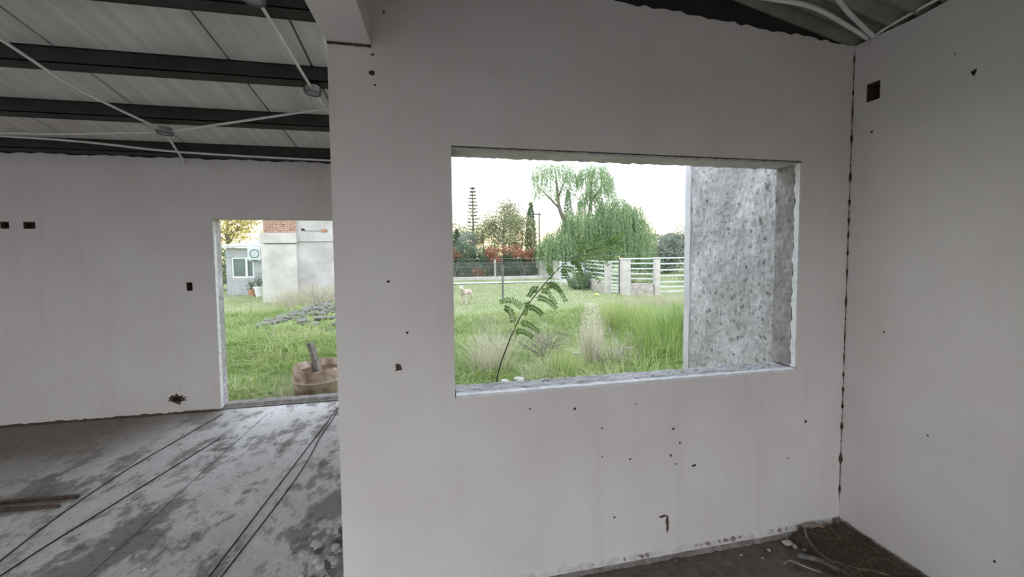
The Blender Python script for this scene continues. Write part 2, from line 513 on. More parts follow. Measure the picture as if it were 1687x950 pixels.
mb.f.append(tuple(ce) + (b0 + 2, b0 + 1)); mb.mi.append(0)
mb.f.append((b0, b0 + 1, b0 + 2, b0 + 3)); mb.mi.append(0)
mb.f.append(tuple(range(nZ * (nY + 1), nZ * (nY + 1) + nY + 1)) + (b0 + 2, b0 + 3)); mb.mi.append(0)
fin = tag(mb.build('wall_outside', 'rough_stucco', smooth=False), kind='structure')

V, F = [], []
for k in range(61):
    z = -.19 + 3.28 * k / 60
    a_ = 2.835 + .012 * wob(z * 7, 0, 2)
    V += [(2.077, a_, z), (2.074, 2.905, z), (2.09, 2.905, z), (2.09, a_, z)]
for k in range(60):
    for q in range(4):
        F.append((4 * k + q, 4 * k + (q + 1) % 4, 4 * k + 4 + (q + 1) % 4, 4 * k + 4 + q))
F += [(0, 1, 2, 3), (243, 242, 241, 240)]
simple('smooth_render', (0.60, 0.60, 0.63), (0.76, 0.76, 0.80), 6, 0.9, 0.3, 0.006)
MB().add(V, F).build('smooth_band', 'smooth_render', fin, fix=True)

# window lining: rough sill and jamb coats with white painted edges
window = tag(empty('window_1', ((WXL + WXR) / 2, D1, WZB)), kind='structure')
def sub(o, parent):
    o.parent = parent
    o.matrix_parent_inverse = parent.matrix_basis.inverted()
    return o
def coat(name, nu, nw, fn, mat, parent, th=0.012, nrm=(0, 0, 1)):
    V, F = [], []
    for i in range(nu + 1):
        for j in range(nw + 1):
            V.append(fn(i / nu, j / nw))
    for i in range(nu):
        for j in range(nw):
            a = i * (nw + 1) + j
            F.append((a, a + 1, a + nw + 2, a + nw + 1))
    n = len(V)
    V += [tuple(Vector(p) - Vector(nrm) * th) for p in V]
    F += [tuple(q + n for q in reversed(f)) for f in F]
    ring = [(i, 0) for i in range(nu)] + [(nu, j) for j in range(nw)] + [(i, nw) for i in range(nu, 0, -1)] + [(0, j) for j in range(nw, 0, -1)]
    ring = [i * (nw + 1) + j for i, j in ring]
    for k in range(len(ring)):
        a, b = ring[k], ring[(k + 1) % len(ring)]
        F.append((a, b, b + n, a + n))
    o = MB().add(V, F).build(name, mat, None, fix=True)
    return sub(o, parent)
coat('sill', 90, 8, lambda a, b: (WXL + .004 + (WXR - WXL - .008) * a, D1 + .028 + (TH - .02) * b + .006 * wob(a * 40, 0, 3) * (b == 1), WZB + .006 + .006 * wob(a * 30, b * 8, 1) + random.uniform(0, .004)), 'rough_stucco', window)
coat('sill_edge', 110, 3, lambda a, b: (WXL + .004 + (WXR - WXL - .008) * a, D1 - .003 + (.030 + .012 * wob(a * 50, 0, 7)) * b, WZB + .013 + .0025 * wob(a * 60, b * 4, 2)), 'white_edge', window, .014)
coat('jamb', 60, 6, lambda a, b: (WXR - .006 - .008 * abs(wob(a * 40, b * 9, 5)) - random.uniform(0, .004), D1 + .03 + (TH - .025) * b, WZB + .02 + (WZT - WZB - .03) * a), 'stucco_dark', window, .01, (-1, 0, 0))
coat('jamb_edge', 80, 2, lambda a, b: (WXR - .012 - .002 * wob(a * 50, b, 4), D1 - .002 + (.028 + .014 * wob(a * 33, 0, 9)) * b, WZB + .02 + (WZT - WZB - .03) * a), 'white_edge', window, .012, (-1, 0, 0))
coat('lintel', 90, 5, lambda a, b: (WXL + (WXR - WXL) * a, D1 + .012 + (TH - .012) * b, WZT - .012 - .007 * abs(wob(a * 60, b * 6, 6)) - (0.006 * abs(wob(a * 90, 0, 1)) if b == 1 else 0)), 'mortar_light', window, .01, (0, 0, -1))

# doorway: threshold and plastered jamb edge
door = tag(empty('door_1', ((DXL + DXR) / 2, D2, 0)), kind='structure')
coat('threshold', 60, 6, lambda a, b: (DXL + (DXR - DXL) * a, D2 + .01 + .17 * b, .012 + .022 * (b > .3) + .008 * wob(a * 30, b * 5, 3)), 'raw_mortar', door, .05)
coat('jamb_edge', 70, 2, lambda a, b: (DXL + .006 + .003 * wob(a * 60, b, 2), D2 - .002 + .05 * b + .006 * wob(a * 40, 0, 3) * b, .02 + (DZT - .03) * a), 'white_edge', door, .008, (1, 0, 0))
coat('jamb', 60, 4, lambda a, b: (DXL + .003 + .003 * wob(a * 40, b * 6, 2), D2 + .05 + .095 * b, .02 + (DZT - .03) * a), 'rough_stucco', door, .006, (1, 0, 0))

# beam over the opening between the two rooms
trim = tag(MB().box(XP, -0.286, YB, D1, 2.632, 2.96).build('trim_1', 'painted_plaster'), kind='structure')
V, F = [], []
for k in range(17):
    a = k / 16
    x = XP + (0.186) * a
    z = 2.632
    h = .006 + .006 * abs(wob(a * 30, 0, 3))
    V += [(x, D1 - .0025, z - .002), (x, D1 - .0025, z - h - .003 * random.random()), (x, D1 - .012, z - .0015)]
for k in range(16):
    a = 3 * k
    F += [(a, a + 1, a + 4, a + 3), (a, a + 3, a + 5, a + 2)]
MB().add(V, F).build('joint_stain', 'rust_stain', trim)
MB().box(XP, -0.36, YB, D1 + TH, 2.96, 3.42).build('upper_infill', 'painted_plaster', trim)

# roofs ------------------------------------------------------------
def zl(y): return 3.79 - 0.21 * y                       # underside of the left roof
ceil_l = tag(empty('ceiling', (-3.5, 2, 3.37)), kind='structure')
jx = [-0.30, -0.93, -1.49, -2.55, -3.52, -4.56, -5.60, -7.15]
for k in range(len(jx) - 1):
    xb, xa = jx[k] - .008, jx[k + 1] + .008
    V = []
    for y in (YB - .2, D2 + .35):
        for dz in (0, .05):
            V += [(xa, y, zl(y) + dz), (xb, y, zl(y) + dz)]
    F = [(0, 1, 5, 4), (2, 6, 7, 3), (0, 2, 3, 1), (4, 5, 7, 6), (0, 4, 6, 2), (1, 3, 7, 5)]
    sub(MB().add(V, F).build('roof_panel', 'insulation_board', None, fix=True), ceil_l)
V = [(x, y, zl(y) + dz) for y in (YB - .2, D2 + .35) for dz in (.052, .075) for x in (-7.15, -.3)]
sub(MB().add(V, F).build('roof_sheet', 'purlin_steel', None, fix=True), ceil_l)
for k in range(10):
    y = 4.55 - 0.655 * k                                   # far lower edge
    zb = zl(y) - .112
    s_ = -.21
    mb = MB()
    # C-channel: web on the near side, bottom and top flanges, lips
    for (ya, yb, za, zb2) in ((y - .085, y - .078, 0, .112), (y - .085, y, 0, .008), (y - .008, y, 0, .022), (y - .085, y, .104, .111)):
        V = []
        for yy in (ya, yb):
            zz = zl(yy) - .112
            V += [(-7.0, yy, zz + za), (-.36, yy, zz + za), (-7.0, yy, zz + zb2), (-.36, yy, zz + zb2)]
        mb.add(V, [(0, 1, 5, 4), (2, 6, 7, 3), (0, 2, 3, 1), (4, 5, 7, 6), (0, 4, 6, 2), (1, 3, 7, 5)])
    sub(mb.build('purlin', 'purlin_steel', None, fix=True), ceil_l)
# dark wall plate between the far wall and the roof
mb = MB()
V = [(x, y, z) for x in (-7.0, -.33) for (y, z) in ((D2 + .03, 2.70), (D2 + TH, 2.70), (D2 + TH, zl(D2 + TH)), (D2 + .03, zl(D2 + .03)))]
mb.add(V, [(0, 1, 2, 3), (4, 7, 6, 5), (0, 4, 5, 1), (1, 5, 6, 2), (2, 6, 7, 3), (3, 7, 4, 0)])
sub(mb.build('eaves_filler', 'purlin_steel', None, fix=True), ceil_l)

def zr(x): return 2.875 + 0.22 * (X1 - x)               # underside of the right roof
ceil_r = tag(empty('ceiling', (1, 0, 3.1)), kind='structure')
ye = D1 + TH
while ye > -1.9:
    ya = ye - .84
    n = 64
    V, F = [], []
    for i in range(n + 1):
        y = ya + (ye - ya) * i / n
        dz = .018 + .018 * math.sin(2 * math.pi * (y - ya) / .105)
        for x in (-.42, X1 + .12):
            for t in (0, .004):
                V.append((x, y, zr(x) + dz + t))
    for i in range(n):
        a = 4 * i
        F += [(a, a + 2, a + 6, a + 4), (a + 1, a + 5, a + 7, a + 3), (a, a + 4, a + 5, a + 1), (a + 2, a + 3, a + 7, a + 6)]
    F += [(0, 1, 3, 2), (4 * n, 4 * n + 2, 4 * n + 3, 4 * n + 1)]
    sub(MB().add(V, F).build('roof_sheet', 'dark_sheet', None, smooth=False), ceil_r)
    ye = ya + .05
# gable plate above the window wall
V = []
for y in (D1 + .014, D1 + TH - .01):
    V += [(-.33, y, 2.945), (.7, y, 2.945), (X1, y, 2.852), (X1, y, zr(X1)), (-.33, y, zr(-.33))]
F = [(0, 1, 2, 3, 4), (9, 8, 7, 6, 5)] + [(i, (i + 1) % 5, (i + 1) % 5 + 5, i + 5) for i in range(5)]
sub(MB().add(V, F).build('gable_plate', 'purlin_steel', None, fix=True), ceil_r)
mb = MB()
for x in (0.55, -0.2):
    V = [(xx, y, z) for y in (YB, D1 + .03) for (xx, z) in ((x - .04, zr(x) - .10), (x + .04, zr(x) - .10), (x + .04, zr(x + .04)), (x - .04, zr(x - .04)))]
    sub(MB().add(V, [(0, 1, 2, 3), (7, 6, 5, 4), (0, 4, 5, 1), (1, 5, 6, 2), (2, 6, 7, 3), (3, 7, 4, 0)]).build('purlin', 'purlin_steel', None, fix=True), ceil_r)

# broken plaster along the wall feet, corner crack, nail holes ------
def skirt(name, a, b, nrm, parent, h0, h1, n=120, seed=0, mat='raw_mortar', proud=.012):
    a, b, nrm = Vector(a), Vector(b), Vector(nrm)
    V, F = [], []
    r = random.Random(seed)
    for i in range(n + 1):
        t = i / n
        p = a.lerp(b, t)
        h = h0 + (h1 - h0) * t
        h = h * (1 + .30 * wob(t * 26, 0, seed) + .35 * r.uniform(-1, 1))
        d = proud * (1 + .5 * wob(t * 33, 0, seed + 2) + r.uniform(-.3, .3))
        V += [p + nrm * (d + .014), p + nrm * d + Vector((0, 0, h * .55)), p + nrm * .0015 + Vector((0, 0, h)), p - nrm * .001]
    for i in range(n):
        q = 4 * i
        for k in range(4):
            F.append((q + k, q + (k + 1) % 4, q + 4 + (k + 1) % 4, q + 4 + k))
    F += [(0, 1, 2, 3), (4 * n + 3, 4 * n + 2, 4 * n + 1, 4 * n)]
    return MB().add(V, F).build(name, mat, parent, fix=True)
skirt('plaster_edge', (XP, D1, 0), (X1, D1, 0), (0, -1, 0), wall_front, .016, .040, 170, 1)
skirt('plaster_lip', (XP, D1 + .001, 0.012), (X1, D1 + .001, .03), (0, -1, 0), wall_front, .018, .028, 150, 5, 'plaster_chip', .004)
skirt('plaster_edge', (X1, D1, 0), (X1, -1.5, 0), (-1, 0, 0), wall_right, .045, .028, 150, 2)
skirt('plaster_edge', (-7, D2, 0), (DXL, D2, 0), (0, -1, 0), wall_rear, .022, .016, 170, 3, 'rust_stain')
# corner crack
V, F = [], []
n = 150
for i in range(n + 1):
    z = .16 + 2.68 * i / n
    big = max(0, math.sin(z * 47 + 3 * math.sin(z * 7))) ** 4 * (0.35 + 0.65 * abs(math.sin(z * 2.1 + .6)))
    w = .002 + .015 * big * random.uniform(.5, 1) + random.uniform(0, .0035)
    V += [(X1 - w, D1 - .0012, z), (X1 - .0012, D1 - .0012, z), (X1 - .0012, D1 - w * .8, z)]
for i in range(n):
    q = 3 * i
    F += [(q, q + 1, q + 4, q + 3), (q + 1, q + 2, q + 5, q + 4)]
MB().add(V, F).build('corner_crack', 'rust_stain', wall_front)

def blot(name, c, u, v, nrm, ru, rv, parent, mat='rust_stain', seed=0, n=11, hole=None):
    r = random.Random(seed)
    c, u, v, nrm = map(Vector, (c, u, v, nrm))
    V = [c + nrm * .003]
    for k in range(n):
        t = 2 * math.pi * k / n; q = r.uniform(.55, 1.15)
        V.append(c + u * math.cos(t) * ru * q + v * math.sin(t) * rv * q + nrm * .0008)
    if hole:                                     # ragged ring round a socket hole
        V = V[1:]
        for k in range(n):
            t = 2 * math.pi * k / n; q = 1 / max(abs(math.cos(t)), abs(math.sin(t)))
            V.append(c + u * math.cos(t) * q * hole[0] + v * math.sin(t) * q * hole[1] + nrm * .002)
        return MB().add(V, [(k, (k + 1) % n, n + (k + 1) % n, n + k) for k in range(n)]).build(name, mat, parent)
    return MB().add(V, [(0, 1 + k, 1 + (k + 1) % n) for k in range(n)]).build(name, mat, parent)
for k, (x, z, r1, r2) in enumerate([(-.288, 2.514, .014, .014), (-.281, 2.594, .008, .007), (-.274, 2.461, .006, .006), (-.229, 2.785, .006, .008),
        (-.237, 1.571, .010, .007), (-.158, 1.325, .006, .006), (.435, .907, .006, .006), (.675, .886, .010, .010),
        (1.245, .723, .012, .007), (1.287, .64, .006, .010), (1.232, .573, .006, .012), (1.262, .522, .006, .006), (1.376, .501, .017, .008),
        (2.119, .68, .012, .010), (.989, .581, .007, .006), (.827, .767, .005, .005), (.828, .612, .005, .005), (.899, .269, .006, .008), (2.0, .47, .008, .005), (1.02, 1.0 - .12, .005, .005)]):
    blot('nail_hole', (x, D1, z), (1, 0, 0), (0, 0, 1), (0, -1, 0), r1, r2, wall_front, 'hole_dark', k)
blot('rust_patch', (-.203, D1, 1.162), (1, 0, 0), (0, 0, 1), (0, -1, 0), .020, .022, wall_front, 'rust_stain', 3)
blot('rust_patch', (1.190, D1, .235), (1, 0, 0), (0, 0, 1), (0, -1, 0), .028, .010, wall_front, 'rust_stain', 4)
blot('rust_patch', (1.215, D1, .185), (1, 0, 0), (0, 0, 1), (0, -1, 0), .010, .05, wall_front, 'rust_stain', 5)
for k, (y, z, r) in enumerate([(1.311, 2.494, .016), (1.715, 2.356, .010), (1.619, 1.245, .008), (1.414, .766, .007), (1.165, .318, .008), (1.378, 2.611, .006)]):
    blot('nail_hole', (X1, y, z), (0, 1, 0), (0, 0, 1), (-1, 0, 0), r * .7, r, wall_right, 'hole_dark', 40 + k)
blot('rust_patch', (-2.807, D2, .155), (1, 0, 0), (0, 0, 1), (0, -1, 0), .095, .062, wall_rear, 'rust_stain', 8, 24, (.042, .030))
# socket boxes sunk in the pockets
for h in ph:
    x0, x1, z0, z1 = h[:4]
    mb = MB()
    t = .006
    for bx in ((x0, x1, z0, z0 + t), (x0, x1, z1 - t, z1), (x0, x0 + t, z0, z1), (x1 - t, x1, z0, z1)):
        mb.box(bx[0], bx[1], D2 + .004, D2 + .05, bx[2], bx[3])
    mb.build('socket_box', 'rust_stain', wall_rear)
mb = MB()
for bx in ((1.682, 1.688, 2.527, 2.627), (1.742, 1.748, 2.527, 2.627), (1.682, 1.748, 2.527, 2.533), (1.682, 1.748, 2.621, 2.627)):
    mb.box(X1 + .004, X1 + .055, bx[0], bx[1], bx[2], bx[3])
mb.build('socket_box', 'rust_stain', wall_right)

# conduits under the left roof --------------------------------------
def zc(y): return 3.62 - .21 * y
def bez(pts, k=6):
    """Catmull-Rom through the points"""
    P = [Vector(p) for p in pts]
    P = [P[0] * 2 - P[1]] + P + [P[-1] * 2 - P[-2]]
    out = []
    for i in range(1, len(P) - 2):
        for s in range(k):
            t = s / k
            a, b, c, d = P[i - 1], P[i], P[i + 1], P[i + 2]
            out.append(.5 * ((2 * b) + (c - a) * t + (2 * a - 5 * b + 4 * c - d) * t * t + (3 * b - a - 3 * c + d) * t ** 3))
    out.append(P[-2])
    return out
def conduit(pts, label, r=.010):
    o = MB().tube(bez(pts), r, 8).build('conduit_pipe', 'pvc', smooth=True)
    return tag(o, label, 'pipe', 'electrical conduits under the roof')
conduit([(-2.62, 1.0, zc(1.0)), (-2.59, 2.88, zc(2.88)), (-2.57, 3.35, zc(3.35)), (-2.39, 3.86, zc(3.86))], 'long pale conduit running across the purlins to the far ceiling box')
conduit([(-2.33, 3.90, zc(3.9)), (-1.6, 3.65, zc(3.65)), (-.89, 3.40, zc(3.4)), (-.5, 3.27, zc(3.27))], 'pale conduit from far ceiling box rising towards the white pillar')
conduit([(-6.8, 4.10, zc(4.1)), (-3.71, 4.06, zc(4.06)), (-2.44, 3.92, zc(3.92))], 'pale conduit from far ceiling box to the left edge of the photo')
conduit([(-2.40, 3.96, zc(3.96)), (-2.50, 4.25, zc(4.25)), (-2.60, 4.50, 2.70), (-2.61, 4.555, 2.64)], 'short pale conduit bending down from far ceiling box to wall top')
conduit([(-6.8, 4.18, zc(4.1)), (-3.72, 4.13, zc(4.1)), (-2.5, 4.30, zc(4.3)), (-1.16, 4.37, zc(4.37)), (-.4, 4.39, zc(4.39))], 'lowest pale conduit running just below the last purlin')
conduit([(-.97, 2.43, zc(2.43)), (-.95, 2.85, zc(2.85)), (-.935, 3.13, zc(3.13))], 'short pale conduit joining the two ceiling boxes beside white beam')
conduit([(-.93, 3.22, zc(3.22)), (-.90, 3.5, zc(3.5)), (-.86, 3.75, zc(3.75))], 'pale conduit stub leaving the box behind the white pillar')
conduit([(-.66, 1.2, zc(1.2)), (-.67, 2.38, zc(2.38)), (-.72, 2.77, zc(2.77)), (-.76, 3.1, zc(3.1))], 'grey conduit running right along the white beam', .013)
def ceiling_box(loc, label):
    t = empty('junction_box', loc)
    tag(t, label, 'box', 'round ceiling junction boxes')
    MB().lathe([(.048, 0), (.052, .004), (.052, .05), (.047, .055)], 16).build('box_body', 'wire', t, smooth=False)
    MB().lathe([(.058, -.004), (.058, .006), (.044, .006), (.044, -.004)], 16, close=True).build('rim', 'grey_post', t)
    MB().box(-.065, -.052, -.012, .012, .012, .036).build('knockout', 'grey_post', t)
    MB().box(.052, .065, -.012, .012, .012, .036).build('knockout', 'grey_post', t)
ceiling_box((-.985, 2.37, zc(2.37) - .02), 'round junction box at the top edge above the doorway')
ceiling_box((-.935, 3.18, zc(3.18) - .02), 'round junction box beside white pillar under the second purlin')
ceiling_box((-2.38, 3.91, zc(3.91) - .02), 'round junction box where four pale conduits meet near far wall')
# loose tubes in the right-hand room corner
def tubes(pts, label, r):
    return tag(MB().tube(bez(pts), r, 8).build('conduit_pipe', 'pvc', smooth=True), label, 'pipe', 'conduits at the right-hand corner')
tubes([(.9, 1.62, zr(.9) - .12), (1.45, 1.66, zr(1.45) - .11), (1.89, 1.67, 2.955), (2.2, 1.71, 2.905), (2.36, 1.735, 2.872)], 'left one of two pale tubes dropping into the right roof corner', .012)
tubes([(1.5, 1.35, zr(1.5) - .1), (2.0, 1.60, 2.94), (2.25, 1.68, 2.895), (2.37, 1.71, 2.868)], 'right one of two pale tubes dropping into the right roof corner', .012)
tubes([(2.365, 1.2, 2.90), (2.36, 1.45, 2.892), (2.365, 1.62, 2.885), (2.37, 1.70, 2.875)], 'thin pale tube lying along the top of the right wall', .008)

# floor things --------------------------------------------------------
def cable(pts, label, r=.0045, mat='black_cable', name='cable', cat='cable', group='cables lying on the concrete floor'):
    o = MB().tube(bez([(p[0], p[1], p[2] if len(p) > 2 else r) for p in pts], 10), r, 6).build(name, mat, smooth=True)
    return tag(o, label, cat, group)
cable([(-2.31, 4.44), (-2.40, 3.9), (-2.475, 3.38), (-2.48, 2.9), (-2.443, 2.52), (-2.36, 1.9)], 'black cable on floor from doorway corner, leftmost of the four', .0045)
cable([(-2.03, 3.86), (-2.13, 3.4), (-2.22, 2.97), (-2.30, 2.6), (-2.329, 2.4), (-2.4, 1.9)], 'black cable on floor ending at a white pebble before the doorway', .0045)
cable([(-1.147, 4.36), (-1.15, 4.0), (-1.165, 3.7), (-1.185, 3.2), (-1.203, 2.79), (-1.228, 2.18), (-1.25, 1.7)], 'left one of two black cables running side by side to doorway', .0042)
cable([(-1.135, 4.38), (-1.116, 4.08), (-1.12, 3.7), (-1.099, 3.18), (-1.12, 2.7), (-1.164, 2.16), (-1.2, 1.7)], 'right one of two black cables running side by side to doorway', .0042)
cable([(-1.84, 4.35, .0015), (-1.85, 3.8, .0015), (-1.859, 3.17, .0015), (-1.862, 2.51, .0015), (-1.88, 2.1, .0015)], 'thin grey wire lying straight on floor between the cables', .0025, 'grey_post')
def rod(a, b, label):
    t = [(a[0], a[1], .012), ((a[0] + b[0]) / 2, (a[1] + b[1]) / 2 + .012, .012), (b[0], b[1], .012)]
    return cable(t, label, .011, 'rust_stain', 'steel_rod', 'rod', 'rods at the left edge of the floor')
rod((-3.35, 3.13), (-2.53, 3.10), 'upper of two rusty rods on the floor at left edge')
rod((-3.4, 3.06), (-2.56, 3.0), 'lower of two rusty rods on the floor at left edge')

rocks = [rock(k, 2) for k in range(6)]
def chunk(name, loc, s, mat, label, cat, group, k):
    me = rocks[k % 6].copy(); me.materials.clear()
    o = link(name, me, mat)
    o.location = loc; o.scale = s
    o.rotation_euler = (0, 0, random.uniform(0, 6))
    return tag(o, label, cat, group)
# plaster lumps beside the pillar foot
for k in range(64):
    a, b = random.random(), random.random()
    x = -.54 - .27 * a * random.random() - .06 * (1 - b); y = 1.98 + .46 * b
    s = random.uniform(.006, .028)
    chunk('plaster_lump', (x, y, s * .3), (s, s * random.uniform(.6, 1), s * .5), 'plaster_chip' if random.random() < .65 else 'raw_mortar',
          'broken plaster lump on floor at the foot of the white pillar', 'plaster', 'plaster lumps beside the pillar', k)
for k, (x, y, s) in enumerate([(-2.14, 3.86, .022), (-2.18, 3.82, .014), (-1.05, 2.95, .014), (-.98, 2.62, .018), (-1.35, 2.78, .010), (-1.72, 3.0, .010), (-1.02, 3.3, .014), (-1.5, 2.45, .011), (-1.9, 2.5, .010), (-2.9, 3.4, .012), (-1.31, 2.4, .011), (-1.6, 2.3, .012)]):
    chunk('pebble', (x, y, s * .45), (s, s * .8, s * .6), 'plaster_chip', 'largest white pebble on the floor at the end of a black cable' if k == 0 else 'small white pebble lying loose on the concrete floor of left room', 'pebble', 'white pebbles on the floor', k)
# heap of straw and rubbish in the right-hand corner
def blades(name, P, L, width, lean, mat, tint, parent=None, curl=.5, seg=2, ang=None, kind='stuff'):
    """tapering bent blades: P (n,3) roots, L lengths, lean as tan of tilt"""
    n = len(P)
    ang = rng.uniform(0, 2 * np.pi, n) if ang is None else ang
    d = np.stack([np.cos(ang), np.sin(ang), np.zeros(n)], 1)
    fa = ang + np.pi / 2 + rng.uniform(-.6, .6, n)
    s = np.stack([np.cos(fa), np.sin(fa), np.zeros(n)], 1)
    lean = np.broadcast_to(lean, (n,)); width = np.broadcast_to(width, (n,))
    L = np.broadcast_to(L, (n,))
    lev = []
    for t, w in ((0, 1), (.5, .8), (1, 0)):
        hor = lean * (t * .6 + curl * t * t)
        ver = t * (1 - .35 * np.minimum(lean, 1.6) * t)
        c = P + d * (hor * L)[:, None] + np.array([0, 0, 1]) * (ver * L)[:, None]
        if w:
            lev += [c - s * (width * w / 2)[:, None], c + s * (width * w / 2)[:, None]]
        else:
            lev += [c]
    V = np.stack(lev, 1).reshape(-1, 3)
    b = np.arange(n)[:, None] * 5
    q = (b + np.array([[0, 1, 3, 2]])); tr = (b + np.array([[2, 3, 4]]))
    loops = np.concatenate([q, tr], 1).ravel()
    starts = (np.arange(n)[:, None] * 7 + np.array([[0, 4]])).ravel()
    return raw(name, V, loops, starts, mat, np.repeat(tint, 5), parent, kind)

def raw(name, V, loops, starts, mat, tint, parent=None, kind='stuff'):
    me = bpy.data.meshes.new(name)
    me.vertices.add(len(V)); me.vertices.foreach_set('co', V.astype(np.float32).ravel())
    me.loops.add(len(loops)); me.loops.foreach_set('vertex_index', loops.astype(np.int32))
    me.polygons.add(len(starts)); me.polygons.foreach_set('loop_start', starts.astype(np.int32))
    at = me.attributes.new('tint', 'FLOAT', 'POINT')
    at.data.foreach_set('value', np.clip(tint, 0, 1).astype(np.float32))
    me.update(calc_edges=True)
    o = link(name, me, mat, parent)
    if kind: o['kind'] = kind
    return o

def leaves(name, P, D, size, width, mat, tint, parent=None, kind='stuff'):
    """diamond leaves at P pointing along D"""
    n = len(P)
    D = D / np.linalg.norm(D, axis=1, keepdims=True)
    r = rng.normal(size=(n, 3)); s = np.cross(D, r); s /= np.linalg.norm(s, axis=1, keepdims=True)
    size = np.broadcast_to(size, (n,))[:, None]; width = np.broadcast_to(width, (n,))[:, None]
    V = np.stack([P, P + D * size * .45 - s * width / 2, P + D * size, P + D * size * .45 + s * width / 2], 1).reshape(-1, 3)
    return raw(name, V, np.arange(4 * n), np.arange(n) * 4, mat, np.repeat(tint, 4), parent, kind)

n = 2600
hx = rng.uniform(0, 1, n) ** .8; hy = rng.uniform(0, 1, n)
px = X1 - .03 - .42 * hx * (1 - .35 * (1 - hy)); py = D1 - .09 - .75 * hy
keep = (px + (D1 - py) * .10 > 2.0) & (px < X1 - .02)
px, py = px[keep], py[keep]; n = len(px)
pz = .005 + .05 * rng.random(n) * np.clip((px - 1.9) * 2.5, 0.1, 1)
so = blades('straw_heap', np.stack([px, py, pz], 1), rng.uniform(.04, .13, n), .0035, rng.uniform(1.6, 2.6, n), 'straw', rng.beta(.8, 2.0, n), curl=.3)
so.data.transform(Matrix.Diagonal((1, 1, .32, 1)))
co = np.empty(len(so.data.vertices) * 3, np.float32); so.data.vertices.foreach_get('co', co)
co = co.reshape(-1, 3); co[:, 0] = np.minimum(co[:, 0], X1 - .006); co[:, 1] = np.minimum(co[:, 1], D1 - .018); co[:, 2] += .035
so.data.vertices.foreach_set('co', co.ravel()); so.data.update()
tag(so, 'heap of dark dry straw swept into the right-hand corner', 'straw', kind='stuff')
mb = MB()
nn = 18
V, F = [], []
for i in range(nn + 1):
    for j in range(nn + 1):
        x = 1.99 + (X1 - .004 - 1.99) * i / nn; y = 1.0 + (D1 - .004 - 1.0) * j / nn
        e_ = min(1, i / 4, j / 4 + .3)
        V.append((x, y, .004 + e_ * (.030 + .016 * wob(x * 14, y * 12, 2)) * (i > 0)))
for i in range(nn):
    for j in range(nn):
        a = i * (nn + 1) + j
        F.append((a, a + nn + 1, a + nn + 2, a + 1))
simple('dark_soil', (0.055, 0.044, 0.034), (0.13, 0.105, 0.08), 25, 0.95, 0.6, 0.01)
so2 = MB().add(V, F).build('soil_heap', 'dark_soil', smooth=True)
tag(so2, 'low mound of dark soil under the straw in the right-hand corner', 'soil', kind='stuff')
cable([(2.21, 1.765, .055), (2.16, 1.79, .06), (2.09, 1.78, .06), (2.035, 1.71, .05), (2.01, 1.63, .045), (2.03, 1.57, .04), (2.09, 1.51, .045), (2.17, 1.46, .05), (2.24, 1.40, .05)],
      'curved pinkish brown vine hooked over the straw in the corner', .0065, 'pink_stick', 'dry_vine', 'stick', 'sticks in the right-hand corner')
cable([(1.90, 1.66, .02), (1.97, 1.61, .03), (2.02, 1.54, .03), (2.08, 1.47, .03), (2.15, 1.38, .03)], 'dark grey bent stick lying in front of the straw heap', .013, 'grey_stick', 'dry_stick', 'stick', 'sticks in the right-hand corner')
cable([(1.79, 1.635, .012), (1.84, 1.645, .014), (1.88, 1.60, .014), (1.93, 1.55, .014)], 'thin pale twig lying on brown dirt before the straw heap', .004, 'dry_stick', 'dry_twig', 'stick', 'sticks in the right-hand corner')
for k, (x, y, s) in enumerate([(1.945, 1.755, .026), (1.965, 1.725, .016), (1.995, 1.70, .010), (2.08, 1.66, .012), (2.09, 1.645, .009), (1.80, 1.735, .010), (2.04, 1.575, .013), (1.72, 1.70, .006), (2.24, 1.70, .014), (1.62, 1.74, .008)]):
    chunk('plaster_chip', (x, y, s * .5 + (.03 if x > 2 else 0)), (s, s * .7, s * .4), 'plaster_chip', ('largest flat white plaster flake at the left edge of the straw heap' if k == 0 else 'second largest white plaster flake just before the largest one' if k == 1 else 'small crumb of white plaster fallen near straw heap in right-hand room'), 'plaster', 'plaster flakes in the right-hand room', k)
# dark crumbs along the foot of the window wall
for k in range(16):
    x = random.uniform(.75, 1.9); s = random.uniform(.005, .011)
    chunk('dirt_crumb', (x, D1 - random.uniform(.04, .10), s * .5), (s, s, s * .7), 'raw_mortar', 'dark mortar crumb on dirt floor at the foot of window wall', 'crumb', 'mortar crumbs below the window', k)

# ------------------------------------------------------------------ outside
G = -0.15
def hgt(x, y):
    x = np.asarray(x, float); y = np.asarray(y, float)
    h = G + .035 * (np.sin(x * .9 + y * .4) + np.sin(x * 1.9 - y * 1.3 + 1) * .6 + np.sin(y * 2.3 + x * .7) * .5)
    # hummocks beyond the doorway and the rubble rise
    dw = np.exp(-((x + 3.2) / 2.2) ** 2)
    h = h + dw * (.16 * np.exp(-((y - 7.6) / .8) ** 2) + .10 * np.exp(-((y - 9.3) / .6) ** 2))
    h = h + .45 * np.exp(-(((x + 2.9) / 1.3) ** 2 + ((y - 10.8) / 1.5) ** 2))
    near = np.clip((y - 5.4) / 1.5, 0, 1)
    h = G + (h - G) * near
    far = np.clip((18 - y) / 6, .15, 1)
    return G + (h - G) * far
xs = np.concatenate([np.linspace(-60, -13, 16), np.linspace(-12, 16, 113), np.linspace(17, 70, 18)])
ys = np.concatenate([np.linspace(-25, 1, 8), np.linspace(1.98, 18, 90), np.linspace(18.5, 90, 24)])
XX, YY = np.meshgrid(xs, ys, indexing='ij')
ZZ = hgt(XX, YY)
inb = (XX > -7.2) & (XX < X1 + .2) & (YY > YB - .4) & (YY < D2 + .1)
ZZ[inb] = -.3
V = np.stack([XX, YY, ZZ], -1).reshape(-1, 3)
ny = len(ys)
I, J = np.meshgrid(np.arange(len(xs) - 1), np.arange(ny - 1), indexing='ij')
